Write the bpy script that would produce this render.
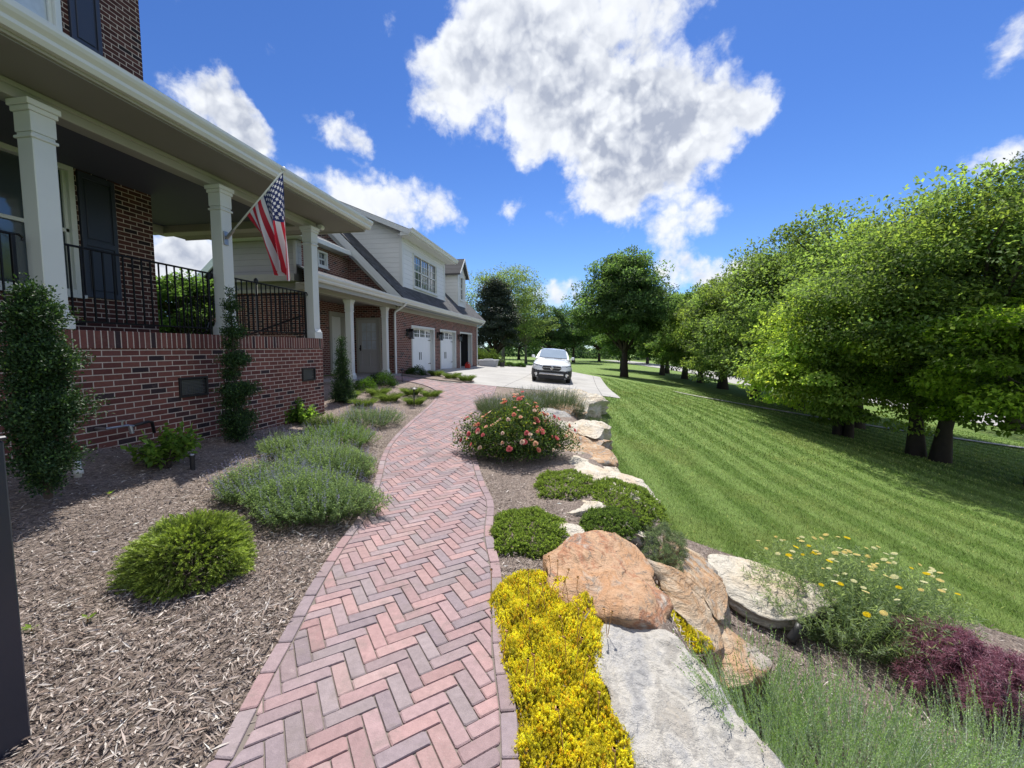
import bpy, math, random
import numpy as np
from mathutils import Vector, Matrix
from mathutils.geometry import delaunay_2d_cdt
for o in list(bpy.data.objects): bpy.data.objects.remove(o)
C = bpy.context.scene.collection
S = bpy.context.scene
R = math.radians
rng = np.random.default_rng(7)
random.seed(7)

# ------------------------------------------------------------------ camera
F = 415.0; PIT = R(4.3); YAW = R(9.3); HC = 1.55
CX = 512.0; CY = 348 + F*math.tan(PIT)
cam = bpy.data.cameras.new('camera'); camo = bpy.data.objects.new('camera', cam); C.objects.link(camo)
cam.sensor_fit = 'HORIZONTAL'; cam.sensor_width = 36; cam.lens = 36*F/1024
cam.clip_start = .05; cam.clip_end = 4000
cam.shift_y = -(384-CY)/1024.0
camo.location = (0, 0, HC); camo.rotation_euler = (R(90)-PIT, 0, YAW)
S.camera = camo

# ------------------------------------------------------------------ world, sun, exposure
SUN_EL = R(60); SUN_AZ = R(-11)          # azimuth from +Y, clockwise positive
w = bpy.data.worlds.new("World"); S.world = w; w.use_nodes = True
SKY_STRENGTH = .085
S.view_settings.view_transform = 'Standard'; S.view_settings.look = 'None'
S.view_settings.exposure = .72; S.view_settings.gamma = 1
sun = bpy.data.lights.new('sun', 'SUN'); sun.energy = 4.2; sun.angle = R(.6); sun.color = (1, .955, .88)
suno = bpy.data.objects.new('sun', sun); C.objects.link(suno)
sd = Vector((math.sin(SUN_AZ)*math.cos(SUN_EL), math.cos(SUN_AZ)*math.cos(SUN_EL), math.sin(SUN_EL)))
suno.rotation_euler = sd.to_track_quat('Z', 'Y').to_euler()
S.cycles.caustics_reflective = False; S.cycles.caustics_refractive = False; S.cycles.max_bounces = 7; S.cycles.transparent_max_bounces = 8

class NT:                                  # tiny node-graph writer
    def __init__(s, tree): s.t = tree; s.n = tree.nodes; s.l = tree.links
    def new(s, k, **kw):
        n = s.n.new(k)
        for a, b in kw.items(): setattr(n, a, b)
        return n
    def put(s, sock, v):
        if isinstance(v, bpy.types.NodeSocket): s.l.new(v, sock)
        elif v is not None:
            if hasattr(sock.default_value, '__len__') and isinstance(v, (tuple, list)) and len(v) == 3 and len(sock.default_value) == 4: v = (*v, 1)
            sock.default_value = v
    def m(s, op, a, b=None, c=None, clamp=False):
        n = s.new('ShaderNodeMath', operation=op, use_clamp=clamp)
        for i, v in enumerate((a, b, c)):
            if v is not None: s.put(n.inputs[i], v)
        return n.outputs[0]
    def v(s, op, a, b=None, scale=None):
        n = s.new('ShaderNodeVectorMath', operation=op)
        s.put(n.inputs[0], a)
        if b is not None: s.put(n.inputs[1], b)
        if scale is not None: s.put(n.inputs['Scale'], scale)
        return n.outputs['Value'] if op in ('LENGTH', 'DOT_PRODUCT', 'DISTANCE') else n.outputs[0]
    def mix(s, f, a, b, bt='MIX'):
        n = s.new('ShaderNodeMix', data_type='RGBA', blend_type=bt)
        s.put(n.inputs[0], f); s.put(n.inputs[6], a); s.put(n.inputs[7], b)
        return n.outputs[2]
    def noise(s, vec, scale=5, detail=4, rough=.55, dist=0):
        n = s.new('ShaderNodeTexNoise')
        if vec is not None: s.put(n.inputs['Vector'], vec)
        s.put(n.inputs['Scale'], scale); s.put(n.inputs['Detail'], detail); s.put(n.inputs['Roughness'], rough); s.put(n.inputs['Distortion'], dist)
        return n.outputs['Fac']
    def ramp(s, f, stops, interp='LINEAR'):
        n = s.new('ShaderNodeValToRGB'); n.color_ramp.interpolation = interp
        e = n.color_ramp.elements
        while len(e) < len(stops): e.new(.5)
        for i, (p, c) in enumerate(stops):
            e[i].position = p; e[i].color = (*c, 1) if len(c) == 3 else c
        s.put(n.inputs[0], f); return n.outputs[0]
    def smooth(s, x, a, b):
        n = s.new('ShaderNodeMapRange', interpolation_type='SMOOTHSTEP')
        s.put(n.inputs[0], x); s.put(n.inputs[1], a); s.put(n.inputs[2], b)
        return n.outputs[0]
    def bump(s, h, strength=.5, dist=.01):
        n = s.new('ShaderNodeBump'); s.put(n.inputs['Strength'], strength); s.put(n.inputs['Distance'], dist); s.put(n.inputs['Height'], h)
        return n.outputs[0]

# sky: Nishita air plus a cumulus field laid out by true direction
t = NT(w.node_tree)
for n in list(t.n): t.n.remove(n)
tc = t.new('ShaderNodeTexCoord'); D = tc.outputs['Generated']
sky = t.new('ShaderNodeTexSky', sky_type='NISHITA', sun_disc=False, sun_elevation=SUN_EL, sun_rotation=-SUN_AZ, altitude=1500, air_density=1.0, dust_density=.25, ozone_density=3.0)
def dirof(px, py):                         # heading and height of a sky feature
    u = (px-CX)/F; v = -(py-CY)/F
    fy = math.cos(PIT)+v*math.sin(PIT); fz = -math.sin(PIT)+v*math.cos(PIT)
    return Vector((u*math.cos(YAW)-fy*math.sin(YAW), u*math.sin(YAW)+fy*math.cos(YAW), fz)).normalized()
CL = [(455,45,34,1),(480,20,46,1),(520,5,60,1),(575,5,60,1),(630,12,52,1),(670,5,40,1),(440,95,34,1),(470,85,50,1),(520,80,60,1),(560,70,56,1),(600,110,62,1),(640,90,52,1),
      (560,125,50,1),(530,140,30,.8),(610,150,56,1),(660,120,60,1),(700,110,58,1),(735,110,42,1),(755,105,26,.8),(600,185,36,1),(640,180,48,1),(680,170,44,1),(590,205,22,.6),(625,208,30,.9),(420,110,20,.5),
      (345,205,30,.9),(375,200,34,1),(410,208,36,1),(440,216,26,.9),(460,222,14,.5),(330,190,22,.6),(300,185,20,.5),
      (183,96,28,.9),(205,112,32,1),(230,120,32,1),(250,134,30,1),(268,152,24,.9),(215,82,22,.7),(240,94,20,.7),(255,108,16,.5),(180,245,40,.9),(185,262,50,.8),(150,255,40,.7),(215,255,30,.6),
      (328,132,22,.9),(352,138,24,1),(368,143,16,.6),(388,30,15,.7),(508,208,20,.6),(515,213,14,.4),(250,45,26,.25),(190,12,24,.35),(685,222,26,.8),(712,212,26,.9),(665,236,26,.7),(680,266,26,1),(700,266,20,.8),(660,268,18,.6),(735,280,30,.9),(720,290,32,.9),(755,276,22,.6),(560,212,24,.25),
      (500,292,26,.8),(560,298,28,.9),(590,302,20,.6),(530,300,30,.7),(1005,55,22,.45),(1015,40,20,.45),(990,68,14,.3),(975,165,20,.45),(1000,155,22,.55),(1020,150,22,.5),(812,110,10,.1),(790,270,20,.4),(655,250,30,.15),(700,300,40,.5),(470,290,20,.5),(650,300,40,.5)]
def billow(V, full=True):
    acc = None
    for sc_, am in (((9, .42), (20, .30), (44, .18), (95, .10)) if full else ((9, .42), (20, .30), (44, .18))):
        vo = t.new('ShaderNodeTexVoronoi', feature='F1'); t.put(vo.inputs['Vector'], V); vo.inputs['Scale'].default_value = sc_
        q = t.m('MULTIPLY', t.m('SUBTRACT', 1, t.m('MULTIPLY', vo.outputs['Distance'], 1.5)), am)
        acc = q if acc is None else t.m('ADD', acc, q)
    return acc
warp = t.new('ShaderNodeTexNoise'); t.put(warp.inputs['Vector'], D); warp.inputs['Scale'].default_value = 10; warp.inputs['Detail'].default_value = 7; warp.inputs['Roughness'].default_value = .6
wv = t.v('SUBTRACT', warp.outputs['Color'], (.5, .5, .5))
Dw = t.v('ADD', D, t.v('SCALE', wv, scale=.10)); Db = t.v('ADD', D, t.v('SCALE', wv, scale=.05))
n1 = billow(Db); n2 = t.noise(D, 26, 8, .66, .3); n3 = t.noise(D, 5, 5, .55)
dens = None
for px, py, r_, a in CL:
    c = dirof(px, py)
    cosang = c.dot(dirof(CX, 348)); rad = r_/F*cosang*1.08
    d = t.v('DISTANCE', Dw, tuple(c))
    g = t.m('MULTIPLY', t.m('SUBTRACT', 1, t.m('DIVIDE', d, rad), clamp=True), a)
    dens = g if dens is None else t.m('ADD', dens, g)
# unseen cumulus behind and beside the viewer, widened and brightened to add fill light
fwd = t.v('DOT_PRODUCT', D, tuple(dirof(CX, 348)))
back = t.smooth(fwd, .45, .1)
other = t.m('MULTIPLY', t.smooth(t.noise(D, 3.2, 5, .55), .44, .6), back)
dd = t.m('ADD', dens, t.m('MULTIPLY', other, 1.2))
dsum = t.m('ADD', t.m('MINIMUM', dd, 1.7), t.m('MULTIPLY', t.m('SUBTRACT', n1, .45), 1.1))
dsum = t.m('ADD', dsum, t.m('MULTIPLY', t.m('SUBTRACT', n2, .5), 1.15))
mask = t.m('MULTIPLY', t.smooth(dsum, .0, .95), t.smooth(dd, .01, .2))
n1s = t.m('ADD', billow(t.v('ADD', Db, tuple(sd*.022)), False), .045)
lit = t.m('ADD', .5, t.m('ADD', t.m('MULTIPLY', t.m('SUBTRACT', n1, n1s), 2.1), t.m('MULTIPLY', t.m('SUBTRACT', n2, .5), .35)), clamp=True)
thick = t.smooth(t.m('ADD', t.m('MINIMUM', dd, 2.4), t.m('MULTIPLY', t.m('SUBTRACT', n3, .5), 2.6)), .6, 2.4)
shade = t.m('MULTIPLY', t.m('ADD', .10, t.m('MULTIPLY', thick, .9)), t.m('SUBTRACT', 1.12, t.m('MULTIPLY', lit, 1.05)), clamp=True)
ccol = t.mix(shade, (.60, .62, .65), (.27, .30, .375))
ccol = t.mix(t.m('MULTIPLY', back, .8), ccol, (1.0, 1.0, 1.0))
elev = t.new('ShaderNodeSeparateXYZ'); t.put(elev.inputs[0], D)
skyc = t.v('SCALE', sky.outputs[0], scale=SKY_STRENGTH)
tint = t.mix(t.smooth(elev.outputs[2], 0, .5), (.70, .90, 1.14), (.48, .72, 1.12))
skyc = t.v('MULTIPLY', skyc, tint)
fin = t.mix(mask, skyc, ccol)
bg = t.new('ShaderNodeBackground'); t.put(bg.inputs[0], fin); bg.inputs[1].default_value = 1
out = t.new('ShaderNodeOutputWorld'); t.l.new(bg.outputs[0], out.inputs[0])

# ------------------------------------------------------------------ mesh helpers
ORG = {}
def mesh(name, V, Fs, mats, cols=None, midx=None, smooth=False, uvs=None):
    """V (n,3) array; Fs list of faces or (k,m) int array; cols per-face rgb"""
    V = np.asarray(V, dtype=np.float32)
    me = bpy.data.meshes.new(name)
    if isinstance(Fs, np.ndarray):
        k = Fs.shape[1]; nf = len(Fs); loops = Fs.reshape(-1); starts = np.arange(nf)*k; tot = np.full(nf, k)
    else:
        tot = np.array([len(f) for f in Fs]); nf = len(Fs); loops = np.array([i for f in Fs for i in f]); starts = np.concatenate([[0], np.cumsum(tot)[:-1]])
    me.vertices.add(len(V)); me.vertices.foreach_set('co', V.reshape(-1))
    me.loops.add(len(loops)); me.loops.foreach_set('vertex_index', loops.astype(np.int32))
    me.polygons.add(nf); me.polygons.foreach_set('loop_start', starts.astype(np.int32)); me.polygons.foreach_set('loop_total', tot.astype(np.int32))
    if not isinstance(mats, (list, tuple)): mats = [mats]
    for m_ in mats: me.materials.append(m_)
    if midx is not None: me.polygons.foreach_set('material_index', np.asarray(midx, dtype=np.int32))
    if cols is not None:
        a = me.color_attributes.new('Col', 'FLOAT_COLOR', 'CORNER')
        c = np.repeat(np.c_[np.asarray(cols, dtype=np.float32), np.ones(nf, dtype=np.float32)], tot, axis=0)
        a.data.foreach_set('color', c.reshape(-1))
    if uvs is not None:
        u = me.uv_layers.new(name='UVMap'); u.data.foreach_set('uv', np.asarray(uvs, dtype=np.float32).reshape(-1))
    me.update(calc_edges=True); me.validate()
    me.polygons.foreach_set('use_smooth', np.full(len(me.polygons), bool(smooth)))
    return me
def link(name, me, parent=None, loc=None):
    o = bpy.data.objects.new(name, me); C.objects.link(o)
    if parent is not None:
        o.parent = parent
        p = ORG[parent.name]; ORG[o.name] = p
        if me is not None: me.transform(Matrix.Translation((-p[0], -p[1], -p[2])))
    else:
        loc = loc or (0, 0, 0); ORG[o.name] = tuple(loc); o.location = loc
        if me is not None: me.transform(Matrix.Translation((-loc[0], -loc[1], -loc[2])))
    return o
def obj(name, V, Fs, mats, parent=None, loc=None, **kw): return link(name, mesh(name, V, Fs, mats, **kw), parent, loc)
def tag(o, label=None, cat=None, group=None, kind=None):
    if label: o['label'] = label
    if cat: o['category'] = cat
    if group: o['group'] = group
    if kind: o['kind'] = kind
    return o
def empty(name, loc, label, cat, group=None):
    o = bpy.data.objects.new(name, None); C.objects.link(o); o.location = loc; ORG[o.name] = tuple(loc); o.empty_display_size = .2
    return tag(o, label, cat, group)
class MB:
    def __init__(s): s.V = []; s.F = []; s.M = []; s.C = []
    def add(s, V, Fs, mi=0, col=(1, 1, 1)):
        b = len(s.V); s.V += [tuple(v) for v in V]; s.F += [[i+b for i in f] for f in Fs]; s.M += [mi]*len(Fs); s.C += [col]*len(Fs); return s
    def box(s, x0, x1, y0, y1, z0, z1, bev=0, mi=0, col=(1, 1, 1)):
        if x0 > x1: x0, x1 = x1, x0
        if y0 > y1: y0, y1 = y1, y0
        if z0 > z1: z0, z1 = z1, z0
        b = min(bev, (x1-x0)/2.1, (y1-y0)/2.1, (z1-z0)/2.1)
        if b <= 0:
            V = [(x, y, z) for z in (z0, z1) for y in (y0, y1) for x in (x0, x1)]
            return s.add(V, [(0, 2, 3, 1), (4, 5, 7, 6), (0, 1, 5, 4), (1, 3, 7, 5), (3, 2, 6, 7), (2, 0, 4, 6)], mi, col)
        def ring(z, i): return [(x0+i, y0+b, z), (x0+b, y0+i, z), (x1-b, y0+i, z), (x1-i, y0+b, z), (x1-i, y1-b, z), (x1-b, y1-i, z), (x0+b, y1-i, z), (x0+i, y1-b, z)]
        V = ring(z0, b)+ring(z0+b, 0)+ring(z1-b, 0)+ring(z1, b)
        Fs = [tuple(range(7, -1, -1)), tuple(range(24, 32))]
        for r in range(3):
            for k in range(8): Fs.append((r*8+k, r*8+(k+1) % 8, r*8+8+(k+1) % 8, r*8+8+k))
        return s.add(V, Fs, mi, col)
    def tube(s, pts, r, seg=8, mi=0, cap=True, col=(1, 1, 1)):
        pts = [Vector(p) for p in pts]; n = len(pts)
        rs = r if isinstance(r, (list, tuple)) else [r]*n
        V = []
        up = None
        for i, p in enumerate(pts):
            d = (pts[min(i+1, n-1)]-pts[max(i-1, 0)]).normalized()
            if up is None: up = Vector((0, 0, 1)) if abs(d.z) < .9 else Vector((1, 0, 0))
            a = d.cross(up).normalized(); b = a.cross(d).normalized(); up = b
            for k in range(seg):
                th = 2*math.pi*k/seg; V.append(p+(a*math.cos(th)+b*math.sin(th))*rs[i])
        Fs = []
        for i in range(n-1):
            for k in range(seg): Fs.append((i*seg+k, i*seg+(k+1) % seg, (i+1)*seg+(k+1) % seg, (i+1)*seg+k))
        if cap: Fs += [tuple(range(seg-1, -1, -1)), tuple(range((n-1)*seg, n*seg))]
        return s.add(V, Fs, mi, col)
    def lathe(s, c, prof, seg=20, mi=0, axis='z', col=(1, 1, 1)):
        V = []
        for r_, h in prof:
            for k in range(seg):
                th = 2*math.pi*k/seg; a, b = r_*math.cos(th), r_*math.sin(th)
                V.append((c[0]+a, c[1]+b, c[2]+h) if axis == 'z' else (c[0]+h, c[1]+a, c[2]+b) if axis == 'x' else (c[0]+a, c[1]+h, c[2]+b))
        Fs = []
        for i in range(len(prof)-1):
            for k in range(seg): Fs.append((i*seg+k, i*seg+(k+1) % seg, (i+1)*seg+(k+1) % seg, (i+1)*seg+k))
        Fs += [tuple(range(seg-1, -1, -1)), tuple(range((len(prof)-1)*seg, len(prof)*seg))]
        return s.add(V, Fs, mi, col)
    def prism(s, poly, axis, a, b, mi=0, col=(1, 1, 1)):    # polygon in the two other axes, extruded a..b
        def P(p, h): return (h, p[0], p[1]) if axis == 'x' else (p[0], h, p[1]) if axis == 'y' else (p[0], p[1], h)
        n = len(poly)
        V = [P(p, a) for p in poly]+[P(p, b) for p in poly]
        Fs = [tuple(range(n-1, -1, -1)), tuple(range(n, 2*n))]+[(i, (i+1) % n, n+(i+1) % n, n+i) for i in range(n)]
        return s.add(V, Fs, mi, col)
    def build(s, name, mats, parent=None, loc=None, smooth=False, cols=False):
        return obj(name, s.V, s.F, mats, parent, loc, midx=s.M, smooth=smooth, cols=s.C if cols else None)
def B(name, mat, parent, *boxes, bev=.004):
    m_ = MB()
    for b in boxes: m_.box(*b, bev=bev)
    return m_.build(name, mat, parent)

# ------------------------------------------------------------------ materials
def mat(name):
    m_ = bpy.data.materials.new(name); m_.use_nodes = True
    t_ = NT(m_.node_tree)
    for n in list(t_.n): t_.n.remove(n)
    p = t_.new('ShaderNodeBsdfPrincipled'); o = t_.new('ShaderNodeOutputMaterial'); t_.l.new(p.outputs[0], o.inputs[0])
    return m_, t_, p, o
def objco(t_): return t_.new('ShaderNodeTexCoord').outputs['Object']
def geopos(t_): return t_.new('ShaderNodeNewGeometry').outputs['Position']
def simple(name, col, rough=.6, metal=0, var=.12, scale=6, bump=.15, spec=.5, coat=0):
    m_, t_, p, o = mat(name); co = objco(t_)
    n = t_.noise(co, scale, 5, .6)
    f = t_.m('ADD', 1-var, t_.m('MULTIPLY', n, var*2))
    t_.put(p.inputs['Base Color'], t_.v('SCALE', tuple(col), scale=f))
    t_.put(p.inputs['Roughness'], t_.m('ADD', rough-.06, t_.m('MULTIPLY', n, .12)))
    p.inputs['Metallic'].default_value = metal; p.inputs['Specular IOR Level'].default_value = spec; p.inputs['Coat Weight'].default_value = coat
    if bump: t_.put(p.inputs['Normal'], t_.bump(t_.noise(co, scale*9, 3), bump, .003))
    return m_
def foliage(name, transl=.35, rough=.45, tint=(1, 1, 1), spec=.35, tc=(1.5, 1.5, .75)):
    m_, t_, p, o = mat(name)
    a = t_.new('ShaderNodeAttribute', attribute_name='Col')
    col = t_.mix(1.0, a.outputs['Color'], tint, 'MULTIPLY')
    t_.put(p.inputs['Base Color'], col); p.inputs['Roughness'].default_value = rough; p.inputs['Specular IOR Level'].default_value = spec
    tr = t_.new('ShaderNodeBsdfTranslucent'); t_.put(tr.inputs[0], t_.mix(1.0, col, tc, 'MULTIPLY'))
    mx = t_.new('ShaderNodeMixShader'); mx.inputs[0].default_value = transl
    t_.l.new(p.outputs[0], mx.inputs[1]); t_.l.new(tr.outputs[0], mx.inputs[2]); t_.l.new(mx.outputs[0], o.inputs[0])
    return m_
def brickmat(name, soldier=False, dark=1.0):
    m_, t_, p, o = mat(name)
    g = t_.new('ShaderNodeNewGeometry'); sp = t_.new('ShaderNodeSeparateXYZ'); t_.put(sp.inputs[0], g.outputs['Position'])
    sn = t_.new('ShaderNodeSeparateXYZ'); t_.put(sn.inputs[0], g.outputs['True Normal'])
    isx = t_.m('GREATER_THAN', t_.m('ABSOLUTE', sn.outputs[0]), .5)
    hx = t_.m('ADD', t_.m('MULTIPLY', sp.outputs[1], isx), t_.m('MULTIPLY', sp.outputs[0], t_.m('SUBTRACT', 1, isx)))
    cb = t_.new('ShaderNodeCombineXYZ'); t_.put(cb.inputs[0], hx)
    isz = t_.m('GREATER_THAN', t_.m('ABSOLUTE', sn.outputs[2]), .5)
    vz = t_.m('ADD', t_.m('MULTIPLY', sp.outputs[2], t_.m('SUBTRACT', 1, isz)), t_.m('MULTIPLY', sp.outputs[0], isz))
    t_.put(cb.inputs[1], t_.m('ADD', vz, -.0005 if not soldier else .0))
    b = t_.new('ShaderNodeTexBrick'); t_.put(b.inputs['Vector'], cb.outputs[0])
    if soldier: b.offset = 0; b.inputs['Brick Width'].default_value = .0677; b.inputs['Row Height'].default_value = 5
    else: b.inputs['Brick Width'].default_value = .2032; b.inputs['Row Height'].default_value = .0693
    b.inputs['Scale'].default_value = 1; b.inputs['Mortar Size'].default_value = .0062; b.inputs['Mortar Smooth'].default_value = .15; b.inputs['Bias'].default_value = 0
    b.inputs['Color1'].default_value = (0, 0, 0, 1); b.inputs['Color2'].default_value = (1, 1, 1, 1); b.inputs['Mortar'].default_value = (.5, .5, .5, 1)
    bc = t_.ramp(b.outputs['Color'], [(0, (.03, .02, .024)), (.09, (.045, .03, .033)), (.12, (.105, .038, .034)), (.5, (.145, .054, .045)), (.85, (.18, .07, .056)), (1, (.12, .052, .048))])
    n = t_.noise(g.outputs['Position'], 45, 5, .65); n0 = t_.noise(g.outputs['Position'], 2.2, 4, .6)
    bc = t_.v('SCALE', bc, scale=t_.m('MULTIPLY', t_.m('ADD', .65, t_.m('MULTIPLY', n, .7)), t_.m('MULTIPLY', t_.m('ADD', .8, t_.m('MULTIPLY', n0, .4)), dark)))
    bc = t_.mix(t_.m('MULTIPLY', t_.smooth(t_.noise(g.outputs['Position'], 9, 5, .7), .55, .75), .35), bc, (.22, .15, .13))
    mc = t_.v('SCALE', (.52, .44, .38), scale=t_.m('ADD', .7, t_.m('MULTIPLY', n, .6)))
    t_.put(p.inputs['Base Color'], t_.mix(t_.m('MULTIPLY', b.outputs['Fac'], t_.m('ADD', .62, t_.m('MULTIPLY', n0, .6)), clamp=True), bc, mc)); p.inputs['Roughness'].default_value = .88; p.inputs['Specular IOR Level'].default_value = .25
    h = t_.m('ADD', t_.m('MULTIPLY', t_.m('SUBTRACT', 1, b.outputs['Fac']), 1), t_.m('MULTIPLY', n, .35))
    t_.put(p.inputs['Normal'], t_.bump(h, .8, .006))
    return m_
def siding(name, col):
    m_, t_, p, o = mat(name); g = geopos(t_)
    sp = t_.new('ShaderNodeSeparateXYZ'); t_.put(sp.inputs[0], g)
    fr = t_.m('FRACT', t_.m('DIVIDE', sp.outputs[2], .19))
    h = t_.m('SUBTRACT', 1, fr)
    gap = t_.smooth(fr, .94, 1.0)
    n = t_.noise(t_.v('MULTIPLY', g, (1, 1, 9)), 3, 5)
    t_.put(p.inputs['Base Color'], t_.v('SCALE', tuple(col), scale=t_.m('MULTIPLY', t_.m('ADD', .9, t_.m('MULTIPLY', n, .2)), t_.m('SUBTRACT', 1, t_.m('MULTIPLY', gap, .55)))))
    p.inputs['Roughness'].default_value = .55
    t_.put(p.inputs['Normal'], t_.bump(h, 1.0, .02))
    return m_
def shingles(name):
    m_, t_, p, o = mat(name); g = geopos(t_)
    sp = t_.new('ShaderNodeSeparateXYZ'); t_.put(sp.inputs[0], g)
    cb = t_.new('ShaderNodeCombineXYZ'); t_.put(cb.inputs[0], sp.outputs[1]); t_.put(cb.inputs[1], t_.m('MULTIPLY', sp.outputs[2], 1.41))
    b = t_.new('ShaderNodeTexBrick'); t_.put(b.inputs['Vector'], cb.outputs[0]); b.inputs['Scale'].default_value = 1
    b.inputs['Brick Width'].default_value = .3; b.inputs['Row Height'].default_value = .14; b.inputs['Mortar Size'].default_value = .008
    b.inputs['Color1'].default_value = (.035, .036, .04, 1); b.inputs['Color2'].default_value = (.075, .077, .085, 1); b.inputs['Mortar'].default_value = (.02, .02, .022, 1)
    n = t_.noise(g, 60, 4); n0 = t_.noise(g, 1.2, 3)
    t_.put(p.inputs['Base Color'], t_.v('SCALE', b.outputs['Color'], scale=t_.m('ADD', .3, t_.m('ADD', t_.m('MULTIPLY', n, .8), t_.m('MULTIPLY', n0, .6)))))
    p.inputs['Roughness'].default_value = .9; t_.put(p.inputs['Normal'], t_.bump(t_.m('ADD', b.outputs['Fac'], n), .6, .006))
    return m_
M = {}
M['brick'] = brickmat('brick'); M['brick_shade'] = brickmat('brick_painted_shade', dark=.48); M['soldier'] = brickmat('soldier_brick', True)  # main wall gets a darkened brick copy, porch shade put into its colour
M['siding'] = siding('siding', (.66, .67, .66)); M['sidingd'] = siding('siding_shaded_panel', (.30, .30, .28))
M['roof'] = shingles('shingles')
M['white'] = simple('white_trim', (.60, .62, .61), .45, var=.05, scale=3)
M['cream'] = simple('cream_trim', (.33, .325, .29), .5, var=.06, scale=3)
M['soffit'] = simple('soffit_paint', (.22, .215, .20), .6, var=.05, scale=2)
M['door'] = simple('grey_door', (.40, .39, .38), .5, var=.05)
M['gdoor'] = simple('garage_door_paint', (.84, .87, .90), .4, var=.03, scale=2)
M['shutter'] = simple('shutter_paint', (.028, .034, .055), .45, var=.1)
M['iron'] = simple('black_iron', (.012, .012, .014), .4, .6, var=.2)
M['blackp'] = simple('black_plastic', (.015, .015, .016), .5)
M['darkpost'] = simple('dark_post_paint', (.022, .026, .042), .4, var=.1)
M['glass'] = simple('window_glass', (.05, .065, .08), .06, var=.3, scale=1.5, bump=0, spec=1, coat=.6)
M['curtain'] = simple('curtain_behind_glass', (.45, .50, .55), .4, var=.35, scale=5, bump=0, coat=1)
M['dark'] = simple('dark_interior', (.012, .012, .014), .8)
M['porchfloor'] = simple('porch_floor', (.25, .24, .23), .7)
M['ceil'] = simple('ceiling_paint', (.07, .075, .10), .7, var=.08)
M['bark'] = simple('bark', (.055, .042, .034), .95, var=.4, scale=8, bump=.9)
M['barkl'] = simple('pale_bark', (.16, .14, .12), .95, var=.4, scale=8, bump=.9)
M['leaf'] = foliage('leaf', .58, .6, spec=.15); M['needle'] = foliage('needle', .22); M['glossleaf'] = foliage('gloss_leaf', .2, .5, spec=.25)
M['succ'] = foliage('succulent_leaf', .4, .5); M['petal'] = foliage('petal', .45, .6, spec=.2, tc=(1, 1, 1))
M['blue'] = simple('blue_plastic', (.01, .06, .45), .4); M['red'] = simple('red_plastic', (.5, .03, .02), .4)
M['greybin'] = simple('grey_plastic', (.42, .44, .47), .5)
M['metal'] = simple('dull_metal', (.35, .35, .36), .4, .8)
M['lampgrey'] = simple('weathered_grey_metal', (.22, .23, .23), .5, .5)
# ------------------------------------------------------------------ terrain
cY, sY = math.cos(YAW), math.sin(YAW)
def W(xc, zc): return (xc*cY-zc*sY, xc*sY+zc*cY)        # heading frame -> world
def Cc(x, y): return (x*cY+y*sY, -x*sY+y*cY)
DR = [(-4,16,.2),(-1.5,16,-.02),(1.2,15.4,-.2),(-4,21,.15),(-1.5,20.5,-.1),(1.0,26,-.22),(-4,27,.1),(-8,33,.2),(-4,36,0),(0,32,-.3),(-6.9,15,.5),(-6.9,20,.48),(-6.9,27,.33),(-10,40,0),(-14,27,.4),
      (*W(5,37),-.6),(*W(0,60),-.8),(*W(0,120),-1),(*W(-40,60),-.6),(*W(-40,30),0),(*W(-60,120),-1),(*W(60,130),-2.5),(*W(-140,0),0),(*W(0,-60),0),(*W(-60,-40),0)]
UP = [(-5.3,0,.5),(-5.3,2,.5),(-5.3,3.5,.46),(-5.3,5.2,.22),(-5.3,7.1,.12),(-5.3,9,.2),(-7,11,.5),(-7,13,.55),(-9,12,.6),(-12,8,.5),
      (-.8,.2,0),(-.8,1.2,0),(-1.2,3,0),(-1.8,5,0),(-2.4,7,0),(-2.9,10,.02),(-3.2,13,.06),(-3.7,1.5,.14),(-3,1.5,.09),(-3,3.5,.07),(-4.1,3.4,.22),(-3.5,5.5,.05),(-4.2,8,.07),(-5,12,.25),(-5,10,.14),(-5.5,14,.35),
      (0,3,0),(.4,4,0),(.4,1,0),(-.3,6,0),(0,9,-.05),(-.3,12,-.02),(.6,6,-.1),(.7,9,-.15)]
LO = [(*W(2.1,4.7),-.7),(*W(2,5.9),-.55),(*W(2.1,8.8),-.45),(*W(2.4,12.4),-.35),(*W(3.9,14.9),-.25),(*W(1.6,3.2),-.62),(*W(1.4,2),-.62),(*W(2.9,2.5),-.8),(*W(4.5,4.4),-1.05),(*W(5,1),-1.1),(*W(8,8),-1.4),(*W(12,11.8),-1.65),(*W(12.7,14.7),-1.72),
      (*W(17.4,35.6),-1.85),(*W(19,43),-1.8),(*W(10,23),-1.1),(*W(10,35),-1.0),(*W(29,24),-3),(*W(28,51),-3),(*W(27,10),-2.9),(*W(36,24),-3),(*W(36,51),-3),(*W(60,30),-3.2),(*W(60,70),-3),(*W(20,0),-2.2),(*W(40,-20),-3),(*W(1,0),-.5),(*W(6,12),-.75),(*W(20,60),-1.9)]
def tps(pts):
    P = np.array(pts, float); n = len(P); X = P[:, :2]
    d = np.linalg.norm(X[:, None]-X[None], axis=2)
    K = d                                              # linear radial spline: no overshoot
    A = np.zeros((n+1, n+1)); A[:n, :n] = -K; A[:n, n] = 1; A[n, :n] = 1
    b = np.r_[P[:, 2], 0]; s = np.linalg.solve(A, b)
    def f(x, y):
        x = np.asarray(x, float); y = np.asarray(y, float); sh = x.shape; q = np.c_[x.ravel(), y.ravel()]
        out = np.empty(len(q))
        for i in range(0, len(q), 20000):
            dq = np.sqrt(((q[i:i+20000, None]-X[None])**2).sum(2)+.09)
            out[i:i+20000] = -(dq@s[:n])+s[n]
        return out.reshape(sh)
    return f
fU = tps(UP+DR); fL = tps(LO+DR)
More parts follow.
